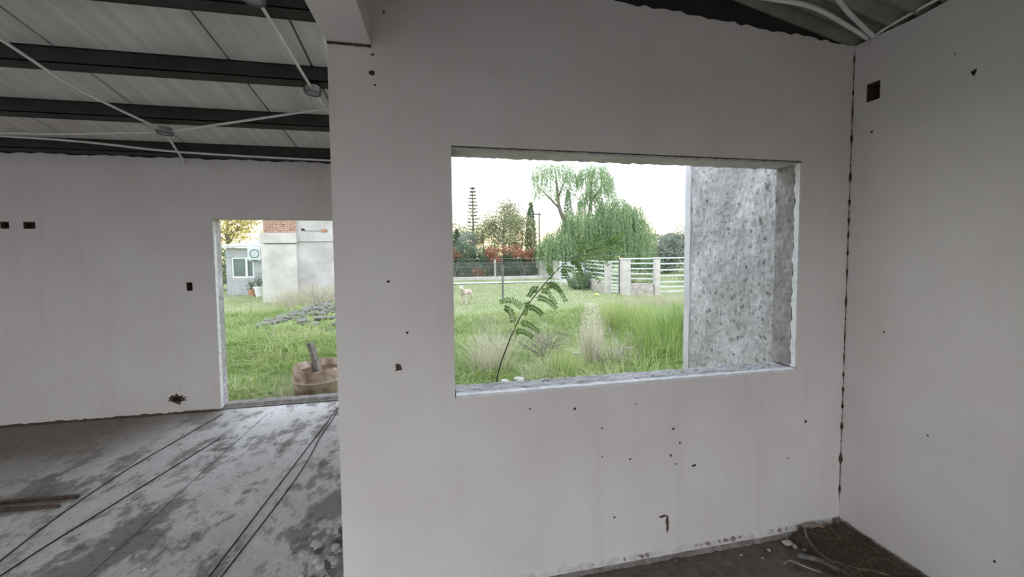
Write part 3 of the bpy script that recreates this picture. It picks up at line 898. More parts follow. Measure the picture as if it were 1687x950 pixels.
a = (I * ny + J).ravel()
F = np.stack([a, a + ny, a + ny + 1, a + 1], 1)
me = bpy.data.meshes.new('ground')
me.from_pydata(V.tolist(), [], F.tolist())
me.polygons.foreach_set('use_smooth', [True] * len(F)); me.update()
tag(link('ground', me, 'grass_ground'), kind='structure')

mb = MB(); mb.box(-16, 14, -22, YB - .17, G - .02, G + .03)  # unseen ground behind the building, added to tune the light bounced indoors
tag(mb.build('bounce_yard', 'bounce_soil'), kind='structure')

def gz(x, y): return float(hgt(x, y))

# grass -------------------------------------------------------------
def patchy(x, y, s):
    return (np.sin(x * 2.1 + s) + np.sin(y * 1.7 + x * .6 + s * 2) + np.sin(x * 4.7 - y * 3.1 + s) * .6 + np.sin(y * 5.3 + s * 3) * .4) / 3
def scatter(n, x0, x1, y0, y1, ok):
    x = rng.uniform(x0, x1, n); y = y0 + (y1 - y0) * rng.random(n)
    k = ok(x, y)
    return x[k], y[k]
okout = lambda x, y: (((x < XP + .2) & (y > D2 + .45)) | ((x >= XP + .45) & (y > D1 + TH + .7) & ~((x > 1.5) & (x < 2.9) & (y < 3.4))))
# behind the doorway
x, y = scatter(64000, -9, -.4, 4.9, 13, lambda x, y: okout(x, y) & (x > -.75 * y - .6) & (x < -.13 * y + .6) & (rng.random(len(x)) < np.clip(6.5 / y, .25, 1)) & ~(((x + 1.6) ** 2 + (y - 5.35) ** 2) < .34 ** 2) & ~(((((x + 3.0) / 1.25) ** 2 + ((y - 10.1) / 1.15) ** 2) < 1) & (rng.random(len(x)) < .85)))
p = .6 * patchy(x, y, 1) + .55 * patchy(x * 2.3, y * 2.3, 2)
L = (.10 + .15 * rng.random(len(x))) * (1 + .9 * p) * np.clip(.55 + y * .08, .6, 1.2) * np.clip((y - 4.7) / .8, .4, 1)
g1 = blades('tall_grass', np.stack([x, y, hgt(x, y) - .01], 1), L, .007 + .0006 * y, rng.uniform(.3, 2.2, len(x)), 'lush_grass', .52 + .42 * p + rng.normal(0, .2, len(x)) + .35 * (rng.random(len(x)) < .08))
tag(g1, 'lush green grass growing in hummocks beyond the doorway', 'grass', kind='stuff')
# below the window
x, y = scatter(90000, -.4, 9.5, 2.1, 11, lambda x, y: okout(x, y) & (x < .85 * y + 1.2) & (rng.random(len(x)) < np.clip(5.5 / y, .25, 1)))
p = .6 * patchy(x, y, 4) + .55 * patchy(x * 2.3, y * 2.3, 5)
right = np.clip((x / np.maximum(y, 1) - .33) * 4, 0, 1)
mid_ = np.exp(-((x - .36 * y) / 1.0) ** 2 - ((y - 6.6) / 1.6) ** 2)
L = (.12 + .20 * rng.random(len(x))) * (1 + .75 * p) * (1 + .6 * right) * (1 - .5 * mid_) * np.clip(1.4 - .05 * y, .6, 1.2)
g2 = blades('tall_grass', np.stack([x, y, hgt(x, y) - .01], 1), L, .007 + .0007 * y, rng.uniform(.3, 2.4, len(x)), 'lush_grass', .52 + .38 * p + .18 * mid_ + rng.normal(0, .2, len(x)) + .35 * (rng.random(len(x)) < .12))
tag(g2, 'lush green weeds and grass growing outside the window', 'grass', kind='stuff')
# pale lawn further out
x, y = scatter(70000, -14, 15, 9.5, 23, lambda x, y: (x > -.75 * y) & (x < .85 * y + 1) & ~((x > -8.2) & (x < -2) & (y > 15.5)))
p = patchy(x * .6, y * .6, 2)
g3 = blades('lawn', np.stack([x, y, hgt(x, y) - .01], 1), .05 + .05 * rng.random(len(x)), .03, rng.uniform(.3, 1.2, len(x)), 'lawn_grass', .5 + .22 * p + rng.normal(0, .12, len(x)))
tag(g3, 'pale mown lawn stretching back to the far hedge', 'lawn', kind='stuff')
def clump(cx, cy, n, r, h, mat, label, name='grass_clump', w=.008, lean=(.05, .6), group='grass clumps outside the window', tint=.55):
    x = cx + rng.normal(0, r, n); y = cy + rng.normal(0, r, n)
    ang = np.arctan2(y - cy, x - cx) + rng.normal(0, .5, n)
    o = blades(name, np.stack([x - cx, y - cy, np.zeros(n)], 1), h * rng.uniform(.5, 1.05, n), w, rng.uniform(*lean, n), mat, tint + rng.normal(0, .2, n), ang=ang, kind=None)
    o.location = (cx, cy, gz(cx, cy) - .02)
    return tag(o, label, 'grass', group, 'stuff' if r > .15 and h < .5 or r > .45 else None)
clump(.72, 5.75, 330, .13, .85, 'dry_grass', 'dry straw-coloured grass clump left of the leaning sapling')
clump(.98, 6.5, 150, .14, .65, 'dry_grass', 'smaller dry grass clump just behind the straw-coloured one at left')
pp = clump(2.36, 5.6, 260, .07, 1.05, 'dry_grass', 'tall pale feathery dry plant in the middle of the window view', tint=.85, lean=(.02, .28))
nf = 900
zf = rng.uniform(.35, 1.05, nf); af = rng.uniform(0, 6.28, nf); rf = (.05 + .14 * np.sin(np.clip((zf - .3) / .8, 0, 1) * np.pi)) * rng.random(nf)
leaves('seed_heads', np.stack([rf * np.cos(af), rf * np.sin(af), zf], 1), np.stack([np.cos(af), np.sin(af), np.full(nf, .9)], 1) + rng.normal(0, .4, (nf, 3)), .045, .014, 'dry_grass', .8 + rng.normal(0, .15, nf), pp)
clump(2.75, 5.5, 110, .12, .6, 'dry_grass', 'greyish dry weed right of the tall pale dry plant', tint=.7)
clump(1.35, 5.2, 120, .16, .42, 'dry_grass', 'low dry tuft at right of the sapling foot', tint=.5)
clump(1.75, 5.2, 240, .13, .55, 'lush_grass', 'low green tuft between dry tuft and pale dry plant')
clump(4.05, 8.3, 520, .22, 1.0, 'lush_grass', 'tall bright green clump in front of the rail fence', tint=.7)
clump(4.45, 8.0, 420, .22, .85, 'lush_grass', 'second bright green clump left of the pale stone patch', tint=.65)
clump(4.2, 6.3, 620, .30, .95, 'lush_grass', 'thick green reed clump near the rough concrete wall', w=.014, tint=.5)
clump(3.7, 5.6, 500, .28, .8, 'lush_grass', 'low thick green reed clump at right below the rough concrete wall', w=.012, tint=.45)
clump(4.65, 6.3, 420, .20, 1.0, 'lush_grass', 'dark green reed clump touching the edge of rough concrete wall', w=.016, tint=.2)
clump(5.6, 11.2, 700, .8, .55, 'dry_grass', 'wide yellowish weedy patch before the stone fence', tint=.25)
clump(7.6, 11.8, 700, .8, .6, 'dry_grass', 'wide yellowish weedy patch at the right end of fence', tint=.2)
clump(1.2, 9.6, 300, .5, .35, 'dry_grass', 'low straw patch near the standing dog', tint=.35)
clump(-1.95, 5.05, 70, .08, .42, 'dry_grass', 'thin dry blades growing against the rusty drum', group='grass clumps beyond the doorway', tint=.45)
clump(-3.6, 8.4, 300, .3, .4, 'lush_grass', 'bright grass hummock in the middle of the doorway view', group='grass clumps beyond the doorway', tint=.7)
clump(-4.4, 14.4, 2200, .7, .95, 'dry_grass', 'misty grey-green weeds in front of the plastered house', group='grass clumps beyond the doorway', tint=.45)

# dry brushwood
def brush(cx, cy, n, h, label, name='dry_brush', mat='grey_stick', spread=.5, r=.006):
    mb = MB()
    for k in range(n):
        a = random.uniform(0, 6.28); sp_ = random.uniform(.2, spread); hh = h * random.uniform(.4, 1)
        b = (random.uniform(-.1, .1), random.uniform(-.1, .1), 0)
        e1 = (b[0] + math.cos(a) * sp_ * .4, b[1] + math.sin(a) * sp_ * .4, hh * .6)
        e2 = (b[0] + math.cos(a) * sp_, b[1] + math.sin(a) * sp_, hh)
        mb.tube([b, e1, e2], [r, r * .7, r * .3], 4)
        for q in range(3):
            t = random.uniform(.3, .9); c = Vector(e1).lerp(Vector(e2), t)
            mb.tube([c, c + Vector((random.uniform(-.15, .15), random.uniform(-.15, .15), random.uniform(.02, .16)))], [r * .5, r * .2], 3)
    o = mb.build(name, mat)
    o.location = (cx, cy, gz(cx, cy))
    return tag(o, label, 'brush', 'dead brushwood in the grass')
brush(.85, 6.0, 7, .8, 'dark bare twigs standing in the straw-coloured grass at left', spread=.4)
brush(1.75, 6.2, 16, .55, 'dark low brushwood tangle left of the pale dry plant', spread=.7)
brush(2.05, 6.9, 48, .50, 'grey brushwood heap lying in middle of the weeds', mat='dry_stick', spread=1.0)
brush(2.75, 5.5, 12, .6, 'grey bare twigs right of the pale dry plant', mat='dry_stick', spread=.6)
brush(2.45, 5.3, 6, .5, 'brown twigs at the foot of the pale dry plant', spread=.25)
brush(1.68, 5.6, 4, .8, 'reddish brown upright stems near brushwood tangle', mat='pink_stick', spread=.12)
brush(-3.2, 11.0, 26, .55, 'grey brushwood on the stone rubble beyond the doorway', mat='dry_stick', spread=1.1, r=.01)
o = MB().tube(bez([(2.78, 5.3, .22), (2.92, 5.3, .20), (3.0, 5.3, .10), (3.04, 5.3, -.12)]), .010, 7).build('dry_stick', 'dry_stick', smooth=True)
tag(o, 'bent pale grey branch arching in the grass near rough concrete wall', 'stick')

# stones
for k in range(150):
    a, b = random.gauss(0, .75), random.gauss(0, .6)
    x, y = -3.05 + a, 10.0 + b * 1.3
    s = random.uniform(.035, .12)
    chunk('rubble_stone', (x, y, gz(x, y) + s * .35), (s, s * random.uniform(.6, 1), s * .6), 'stone', 'grey rubble stone in the heap before the plastered house', 'stone', 'stones of the rubble heap', k)
for k, (x, y, s, lab) in enumerate([(2.35, 6.3, .06, 'white stone lying in the brushwood left of pale dry plant'), (1.05, 5.0, .09, 'larger flat pale stone by the sill right of sapling'), (.86, 5.0, .06, 'small flat pale stone by the sill beside sapling'), (2.1, 5.3, .035, 'tiny white stone at foot of the pale dry plant')]):
    chunk('white_stone', (x, y, gz(x, y) + .08), (s, s * .7, s * .5), 'pier_concrete', lab, 'stone', 'white stones outside the window', k)
for k in range(9):
    x, y = 5.3 + random.uniform(-.75, .75), 9.0 + random.uniform(-.3, .3); s = random.uniform(.12, .24)
    chunk('pale_rock', (x, y, gz(x, y) + .06), (s * 1.4, s, s * .32), 'plaster_chip', 'pale rock in the bare patch left of the rough concrete wall', 'stone', 'pale rocks in the bare patch', k)

# rusty drum ----------------------------------------------------------
DR = (-1.60, 5.36)
drum = empty('rusty_drum', (*DR, G))
tag(drum, 'rusty cut-down steel drum standing on grass outside the doorway', 'drum')
R_ = .318
prof = [(R_ - .004, 0), (R_, .004), (R_, .17), (R_ + .004, .19), (R_ + .016, .205), (R_ + .016, .225), (R_ + .004, .24), (R_, .26), (R_, .375),
        (R_ - .006, .375), (R_ - .006, .02), (.001, .02)]
bd = MB().lathe(prof, 48).build('drum_body', 'rusty_steel', drum, smooth=True)
rnd = random.Random(3)
for v in bd.data.vertices:
    if v.co.z > .37:
        v.co.z += .008 * math.sin(math.atan2(v.co.y, v.co.x) * 5) + rnd.uniform(-.004, .004)
bd.data.update()
V, F = [(0, 0, .29)], []
for k in range(40):
    t = 2 * math.pi * k / 40
    V.append(((R_ - .008) * math.cos(t), (R_ - .008) * math.sin(t), .27 + .015 * wob(t * 3, 0, 1)))
F = [(0, 1 + k, 1 + (k + 1) % 40) for k in range(40)]
MB().add(V, F).build('rust_fill', 'rust_inside', drum)
simple('pale_band', (0.42, 0.38, 0.36), (0.58, 0.53, 0.50), 14, 0.8, 0.2)
MB().lathe([(R_ + .0165, .207), (R_ + .021, .211), (R_ + .021, .221), (R_ + .0165, .225)], 48, close=True).build('rib', 'pale_band', drum, smooth=True)
o = MB().bar((-1.585, 5.28, .13), (-1.71, 5.34, .53), .075, .06).build('wooden_post', 'weathered_wood', bevel=.006)
tag(o, 'weathered grey wooden post leaning out of the rusty drum', 'post')
o = MB().bar((-1.655, 5.32, .13), (-1.675, 5.33, .27), .055, .05).build('wood_offcut', 'weathered_wood', bevel=.004)
tag(o, 'short brown wood offcut beside the leaning post in the drum', 'wood')

# the plastered house beyond the doorway -------------------------------
HY = 15.83
house = empty('plastered_house', (-5.0, HY, G))
tag(house, 'tall unfinished house with rough grey plaster and a brick band', 'house')
def hp(name, mat, x0, x1, y0, y1, z0, z1, bev=0):
    o = MB().box(x0, x1, y0, y1, z0, z1).build(name, mat, None, bevel=bev)
    return sub(o, house)
hp('wall', 'house_plaster', -5.47, -1.8, HY + .12, HY + 5, G, 3.9)
hp('corner_pillar', 'house_concrete', -6.68, -5.44, HY, HY + 1.2, G, 2.10, .02)
hp('side_wall', 'house_plaster', -6.60, -5.47, HY + .14, HY + 5, G, 3.9)
hp('concrete_band', 'house_concrete', -6.72, -5.42, HY - .06, HY + 1.2, 2.13, 2.53, .02)
hp('concrete_band', 'house_plaster', -5.42, -1.8, HY + .06, HY + .12, 2.20, 2.55)
mb = MB()
zz = 2.55; row = 0
while zz < 3.75:
    x = -6.60 + (0 if row % 2 else -.12)
    while x < -5.45:
        x0, x1 = max(x, -6.6), min(x + .225, -5.45)
        if x1 - x0 > .03:
            d = random.uniform(0, .018)
            mb.box(x0, x1, HY + .05 - d, HY + .16, zz, zz + .062)
        x += .245
    zz += .078; row += 1
o = sub(mb.build('brick_band', 'brick'), house); o['kind'] = 'stuff'
hp('mortar_back', 'mortar_light', -6.6, -5.44, HY + .065, HY + .2, 2.53, 3.9)
hp('patch', 'brick', -4.55, -4.35, HY + .045, HY + .12, 2.56, 2.68, .01)
hp('scaffold_hole', 'hole_dark', -5.28, -5.16, HY + .11, HY + .2, 2.62, 2.70)
hp('crack', 'hole_dark', -5.2, -4.45, HY + .112, HY + .2, 2.60, 2.615)
hp('ledge', 'white_paint', -6.95, -6.7, HY + .3, HY + .4, 2.48, 2.55)
hp('slab', 'house_concrete', -6.8, -1.6, HY - .1, HY + 5.2, 3.9, 4.1)

# little annexe with the white window
AY = 19.1
hut = empty('small_annexe', (-8.5, AY, G))
tag(hut, 'small grey annexe with metal roof and white sliding window', 'house')
def ap(name, mat, x0, x1, y0, y1, z0, z1, bev=0, parent=None):
    o = MB().box(x0, x1, y0, y1, z0, z1).build(name, mat, None, bevel=bev)
    if parent is None: return sub(o, hut)
    return sub(o, parent)
W0, W1_, Z0, Z1 = -9.28, -8.38, .655, 1.585
V = []
mb = MB()
mb.box(-9.50, W0, AY, AY + 4, G, 2.0).box(W1_, -6.5, AY, AY + 4, G, 2.0).box(W0, W1_, AY, AY + 4, G, Z0).box(W0, W1_, AY, AY + 4, Z1, 2.0).box(W0, W1_, AY + .25, AY + 4, Z0, Z1)
sub(mb.build('wall', 'hut_plaster'), hut)
o = MB().add([(-9.72, AY - .25, 2.02), (-6.4, AY - .25, 2.02), (-6.4, AY + 4.2, 2.42), (-9.72, AY + 4.2, 2.42), (-9.72, AY - .25, 2.09), (-6.4, AY - .25, 2.09), (-6.4, AY + 4.2, 2.49), (-9.72, AY + 4.2, 2.49)],
    [(0, 3, 2, 1), (4, 5, 6, 7), (0, 1, 5, 4), (1, 2, 6, 5), (2, 3, 7, 6), (3, 0, 4, 7)]).build('metal_roof', 'galvanised')
sub(o, hut)
mb = MB()
for i in range(22):
    x = -9.7 + i * .15
    mb.add([(x, AY - .27, 2.09), (x + .04, AY - .27, 2.09), (x + .04, AY + 4.2, 2.495), (x, AY + 4.2, 2.495), (x + .01, AY - .27, 2.115), (x + .03, AY - .27, 2.115), (x + .03, AY + 4.2, 2.52), (x + .01, AY + 4.2, 2.52)],
           [(0, 3, 2, 1), (4, 5, 6, 7), (0, 1, 5, 4), (1, 2, 6, 5), (2, 3, 7, 6), (3, 0, 4, 7)])
sub(mb.build('roof_rib', 'galvanised'), hut)['kind'] = 'stuff'
ap('parapet', 'house_concrete', -9.3, -6.6, AY + 4.2, AY + 4.5, 2.2, 2.95)
mb = MB(); t = .06
mb.box(W0, W1_, AY + .02, AY + .10, Z0, Z0 + t).box(W0, W1_, AY + .02, AY + .10, Z1 - t, Z1).box(W0, W0 + t, AY + .02, AY + .10, Z0 + t, Z1 - t).box(W1_ - t, W1_, AY + .02, AY + .10, Z0 + t, Z1 - t)
wf = sub(mb.build('window_frame', 'white_paint'), hut)
xm = W0 + .55
ap('window_mullion', 'white_paint', xm, xm + .09, AY + .01, AY + .09, Z0 + t, Z1 - t, 0, wf)
ap('window_pane', 'dark_glass', W0 + t, xm, AY + .05, AY + .06, Z0 + t, Z1 - t, 0, wf)
ap('window_pane', 'dark_glass', xm + .09, W1_ - t, AY + .05, AY + .06, Z0 + t, Z1 - t, 0, wf)
# outdoor unit on the annexe wall
unit = empty('air_conditioner', (-8.22, AY, 1.46))
tag(unit, 'pale air conditioner unit hung on the annexe wall', 'air conditioner')
simple('unit_paint', (0.62, 0.72, 0.71), (0.72, 0.80, 0.79), 4, 0.5, 0.0)
MB().box(-.27, .27, -.30, -.005, 0, .58).build('casing', 'unit_paint', unit, bevel=.015)
MB().lathe([(.19, 0), (.2, .01), (.18, .015), (.17, .006)], 20, close=True).build('fan_ring', 'grey_post', unit)
o = unit.children[-1]; o.rotation_euler = (math.pi / 2, 0, 0); o.location = (.02, -.302, .29)
mb = MB()
for k in range(6):
    mb.box(-.15, .19, -.306, -.302, .13 + k * .062, .138 + k * .062)
mb.build('grille', 'grey_post', unit)
MB().box(-.2, -.16, -.28, -.004, -.05, 0).box(.16, .2, -.28, -.004, -.05, 0).build('bracket', 'white_paint', unit)
# flower pots
for x, y, s, mt_, lab in ((-8.28, AY - .5, .16, 'terracotta', 'small terracotta pot with plant beside the annexe'), (-7.92, AY - .6, .22, 'white_paint', 'large white pot with plant beside the annexe')):
    pt = empty('flower_pot', (x, y, gz(x, y)))
    tag(pt, lab, 'pot', 'pots beside the annexe')
    MB().lathe([(s * .7, 0), (s * .95, s * 1.7), (s * 1.08, s * 1.7), (s * 1.08, s * 2), (s * .9, s * 2), (s * .85, s * 1.75)], 16).build('pot', mt_, pt, smooth=False)
    n = 110
    P = rng.normal(0, 1, (n, 3)) * [.10, .10, .12] + [0, 0, s * 2 + .16]
    leaves('foliage', P, rng.normal(0, 1, (n, 3)), .1, .05, 'dark_leaf', rng.random(n), pt)
    mb = MB()
    for k in range(5):
        mb.tube([(0, 0, s * 1.7), (random.uniform(-.15, .15), random.uniform(-.15, .15), s * 2 + .35)], .008, 4)
    mb.build('stem', 'bark', pt)

# ------------------------------------------------------------------ boundary: path, kerb, wire fence, rail fence
V, F = [], []
for k in range(41):
    x = -14 + 22 * k / 40
    V += [(x, 21.9 + .1 * math.sin(x * .6), G + .045), (x, 23.0 + .1 * math.sin(x * .5), G + .045)]
for k in range(40):
    F.append((2 * k, 2 * k + 2, 2 * k + 3, 2 * k + 1))
tag(MB().add(V, F).build('path', 'pale_path'), kind='structure')
o = MB().box(-12, 7.1, 25.35, 25.55, G - .1, G + .22).build('kerb_wall', 'pier_concrete', bevel=.02)
tag(o, 'low concrete kerb under the far wire fence', 'kerb')

fence = empty('wire_fence', (-1, 25.45, G))
tag(fence, 'chain-link fence with line wires before the dark hedge', 'fence')
def fsub(o): return sub(o, fence)
for x in (-10.0, -7.2, -4.4, -1.6, 3.69):
    fsub(MB().box(x - .06, x + .06, 25.39, 25.51, G + .2, 1.22).build('post', 'pier_concrete', None, bevel=.01))
for z in (1.28, 1.02, .72):
    fsub(MB().tube([(-11, 25.37, z), (7.15, 25.37, z)], .008, 4).build('line_wire', 'wire'))
mb = MB()
z0, z1 = G + .22, 1.0
x = -11.0
while x < 7.0:
    for sg in (1, -1):
        xa, xb = (x, x + (z1 - z0)) if sg > 0 else (x + (z1 - z0), x)
        mb.bar((xa, 25.36, z0), (xb, 25.36, z1), .005, .005)
    x += .11
o = fsub(mb.build('chain_mesh', 'wire')); o['kind'] = 'stuff'
o = MB().box(2.185, 2.245, 13.32, 13.38, G - .05, 1.26).build('metal_post', 'grey_post', bevel=.006)
tag(o, 'lone dark metal post standing on the lawn', 'post')

def rails(parent, a, b, zs, w=.03, h=.055, name='rail', mat='rail_paint'):
    for z in zs:
        o = MB().bar((a[0], a[1], z), (b[0], b[1], z), w, h).build(name, mat, None)
        sub(o, parent)
def pier(loc, s, z1, label):
    t = empty('fence_pier', (*loc, G))
    tag(t, label, 'pier', 'concrete fence piers')
    MB().box(-s / 2, s / 2, -s / 2, s / 2, -.05, z1 - G - .08).build('shaft', 'pier_concrete', t, bevel=.02)
    MB().box(-s / 2 - .02, s / 2 + .02, -s / 2 - .02, s / 2 + .02, z1 - G - .08, z1 - G).build('cap', 'pier_concrete', t, bevel=.02)
    return t
pier((7.22, 25.8), .62, 1.08, 'left concrete pier of the far gateway at end of wire fence')
pier((7.95, 25.0), .50, 1.10, 'right concrete pier of the far gateway beside willow')
g = empty('far_gate', (7.58, 25.4, G)); tag(g, 'narrow slatted white gate between the two far concrete piers', 'gate')
rails(g, (7.48, 25.5), (7.75, 25.2), [.0, .2, .4, .6, .8, 1.0], .04, .09)
# open driveway gate (white bars)
g = empty('driveway_gate', (6.9, 19.0, G)); tag(g, 'white barred gate standing behind the leaning sapling', 'gate')
rails(g, (6.55, 19.9), (7.25, 18.25), [.05, .2, .35, .5, .66, .82, .98, 1.12], .04, .05)
for (x, y) in ((6.55, 19.9), (7.25, 18.25)):
    sub(MB().box(x - .04, x + .04, y - .04, y + .04, G - .05, 1.18).build('post', 'rail_paint', None), g)
o = MB().box(7.27, 7.35, 18.1, 18.18, G - .05, 1.42).build('metal_post', 'grey_post', bevel=.005)
tag(o, 'thin dark post beside the white barred gate', 'post')
pier((6.95, 19.3), .34, 1.22, 'pale pier behind the white barred gate near sapling top')
# section with low stone wall
def section(a, b, zs, label, wall_top=None):
    t = empty('rail_fence', ((a[0] + b[0]) / 2, (a[1] + b[1]) / 2, G)); tag(t, label, 'fence', 'white rail fence sections')
    if wall_top is not None:
        sub(MB().bar((a[0], a[1], (G - .1 + wall_top) / 2), (b[0], b[1], (G - .1 + wall_top) / 2), .22, wall_top - G + .1).build('stone_base', 'fence_stone', None, bevel=.02), t)
    rails(t, a, b, zs)
    return t
section((7.32, 18.05), (7.22, 15.45), [.52, .72, .92, 1.10, 1.26], 'white rails on a low stone base left of the small slatted gate', .36)
pier((7.22, 15.32), .26, 1.28, 'narrow pale pier left of the small slatted gate')
g = empty('slatted_gate', (7.4, 15.0, G)); tag(g, 'small white slatted gate between two fence piers', 'gate')
rails(g, (7.30, 15.18), (7.48, 14.82), [-.02, .12, .26, .4, .56, .74, .92, 1.10, 1.27], .04, .06)
sub(MB().box(7.46, 7.52, 14.76, 14.82, G, 1.34).build('post', 'grey_post', None), g)
pier((7.66, 14.62), .34, 1.42, 'thick pale concrete pier right of the small slatted gate')
section((7.85, 14.55), (8.68, 14.15), [.56, .76, .98, 1.20, 1.40], 'white rails on a low stone base between the two nearest piers', .36)
pier((8.80, 14.1), .22, 1.45, 'slim pale concrete pier nearest the rough concrete wall')
section((8.92, 14.1), (13.5, 14.2), [.02, .22, .42, .68, .92, 1.18, 1.42], 'white rails without base running behind the rough concrete wall')
sub(MB().box(11.2, 11.36, 14.08, 14.24, G - .05, 1.45).build('post', 'pier_concrete', None), [o for o in C.objects if o.name.startswith('rail_fence')][-1])
fence2 = empty('overhead_wire', (9, 17, 1.6))
tag(fence2, 'thin wire strung above the white rail fence', 'wire')
sub(MB().tube([(7.95, 25.0, 1.42), (7.28, 18.1, 1.42), (7.66, 14.6, 1.60), (13.5, 14.3, 1.75)], .006, 4).build('wire', 'wire'), fence2)
o = chunk('yellow_toy', (6.4, 14.6, gz(6.4, 14.6) + .08), (.12, .08, .06), 'yellow_plastic', 'small yellow object lying on the lawn before the fence', 'toy', None, 2)

# ------------------------------------------------------------------ trees
def branchy(mb, base, top, r0, nb, reach, z0f=.35, up=.5, seed=0):
    r = random.Random(seed)
    base, top = Vector(base), Vector(top)
    mid = base.lerp(top, .5) + Vector((r.uniform(-.2, .2), r.uniform(-.2, .2), 0))
    mb.tube([base, mid, top], [r0, r0 * .65, r0 * .15], 6)
    tips = []
    for k in range(nb):
        t = z0f + (1 - z0f) * r.random()
        p = base.lerp(mid, t * 2) if t < .5 else mid.lerp(top, t * 2 - 1)
        a = r.uniform(0, 6.28); L = reach * (1.15 - .7 * t) * r.uniform(.6, 1.1)
        e1 = p + Vector((math.cos(a) * L * .5, math.sin(a) * L * .5, L * up * .6))
        e2 = p + Vector((math.cos(a) * L, math.sin(a) * L, L * up * r.uniform(.8, 1.5)))
        mb.tube([p, e1, e2], [r0 * .35, r0 * .22, r0 * .06], 4)
        tips += [e1, e2]
        for q in range(3):
            c = e1.lerp(e2, r.random()); d = c + Vector((r.uniform(-.5, .5), r.uniform(-.5, .5), r.uniform(0, .5))) * reach * .45
            mb.tube([c, d], [r0 * .12, r0 * .04], 3); tips.append(d)
    return np.array([tuple(t) for t in tips])
def ell(n, c, r, shell=.35):
    d = rng.normal(size=(n, 3)); d /= np.linalg.norm(d, axis=1, keepdims=True)
    q = 1 - shell * rng.random(n) ** 1.3
    return np.array(c) + d * q[:, None] * np.array(r), d
def bush(name, x, y, ells, n, mat, label, size=.13, w=.06, cat='bush', group='bushes along the far boundary', droop=-.1):
    t = empty(name, (x, y, gz(x, y)))
    tag(t, label, cat, group)
    Ps, Ds = [], []
    vol = [a[1][0] * a[1][2] for a in ells]
    for (c, r), v in zip(ells, vol):
        P, D = ell(int(n * v / sum(vol)), c, r, .55)
        lump = 1 + .12 * np.sin(P[:, :1] * 5 + x) + .12 * np.sin(P[:, 2:] * 6 + y)
        P = np.array(c) + (P - np.array(c)) * lump
        k = P[:, 2] > .02
        Ps.append(P[k]); Ds.append(D[k])
    P = np.concatenate(Ps); D = np.concatenate(Ds) + rng.normal(0, .7, P.shape) + [0, 0, droop]
    leaves('foliage', P, D, size * rng.uniform(.7, 1.3, len(P)), w, mat, .5 + .18 * np.sin(P[:, 0] * 4 + P[:, 2] * 5) + rng.normal(0, .17, len(P)), t)
    mb = MB()
    for k in range(5):
        c, r = random.choice(ells)
        mb.tube([(random.uniform(-.1, .1), random.uniform(-.1, .1), -.05), (c[0] * .6, c[1] * .6, c[2] * .6), (c[0] + random.uniform(-.4, .4) * r[0], c[1], c[2] + r[2] * .5)], [.06, .04, .015], 5)
    mb.build('stem', 'bark', t)
    return t
# dark hedge behind the wire fence
hedge_labels = ['dark hedge shrub at the left side of the window view', 'dark hedge shrub under the tall thin conifer', 'dark hedge shrub behind the light fence post', 'dark hedge shrub under the red leaves', 'dark hedge shrub next to the far gateway pier']
for k, (x, h, r) in enumerate([(-.2, 1.9, 1.4), (1.7, 2.3, 1.3), (3.4, 1.9, 1.1), (4.9, 1.7, 1.1), (6.4, 1.7, 1.1)]):
    bush('hedge_shrub', x, 27.3, [((0, 0, h * .42), (r * 1.1, 1.0, h * .48)), ((.1, .1, h * .8), (r * .7, .8, h * .34))], 5200, 'dark_leaf', hedge_labels[k], .14, .07)
bush('hedge_shrub', -2.6, 27.5, [((0, 0, .9), (1.5, 1, 1.0))], 3000, 'dark_leaf', 'dark hedge shrub hidden left of the window edge', .14, .07)
bush('blue_green_bush', 2.0, 28.6, [((0, 0, 1.6), (1.2, 1.0, 1.5)), ((.2, 0, 2.7), (.75, .7, .8))], 5000, 'grey_leaf', 'rounded blue-green bush rising behind the hedge below the conifer', .13, .06)
red_labels = ['small red-leaved bush at the left window edge', 'red-leaved bush above the lone dark post', 'brightest red-leaved bush near the far gateway pier', 'low reddish bush at the hedge foot']
for k, (x, y, z, r, n) in enumerate([(.95, 26.5, 1.75, .5, 420), (4.1, 26.4, 1.62, .80, 1100), (5.9, 26.4, 1.75, .85, 1300), (2.65, 26.2, .38, .40, 260)]):
    rr_ = random.Random(k)
    el_ = [((rr_.uniform(-.9, .9) * r, rr_.uniform(-.2, .2), z - G + rr_.uniform(-.75, .45) * r), (r * rr_.uniform(.3, .6), r * .4, r * rr_.uniform(.22, .42))) for _ in range(8)]
    bush('red_bush', x, y, el_, n, 'red_leaf', red_labels[k], .12, .07, group='red-leaved bushes')
# tall thin conifer with level whorls
t = empty('tall_conifer', (2.62, 30.0, G)); tag(t, 'tall thin conifer with sparse level branches', 'tree', 'trees beyond the far fence')
mb = MB(); mb.tube([(0, 0, -.1), (.02, 0, 3.5), (0, 0, 7.2)], [.14, .09, .02], 6)
Ps, Ds = [], []
for k in range(17):
    z = 2.6 + k * .27; L = .78 * (1 - (z - 2.6) / 4.6) + .12
    for q in range(6):
        a = q * 1.047 + k * .5 + random.uniform(-.2, .2); l = L * random.uniform(.6, 1.1)
        d = np.array([math.cos(a), math.sin(a), .12])
        mb.tube([(0, 0, z), tuple(d * l + [0, 0, z])], [.022, .008], 3)
        m_ = 26
        tt = rng.uniform(.25, 1.05, m_)
        Ps.append(d * (l * tt)[:, None] + [0, 0, z] + rng.normal(0, .02, (m_, 3))); Ds.append(d + rng.normal(0, .5, (m_, 3)))
mb.build('trunk', 'bark', t)
P = np.concatenate(Ps)
leaves('foliage', P, np.concatenate(Ds), .15, .04, 'dark_leaf', rng.random(len(P)), t)
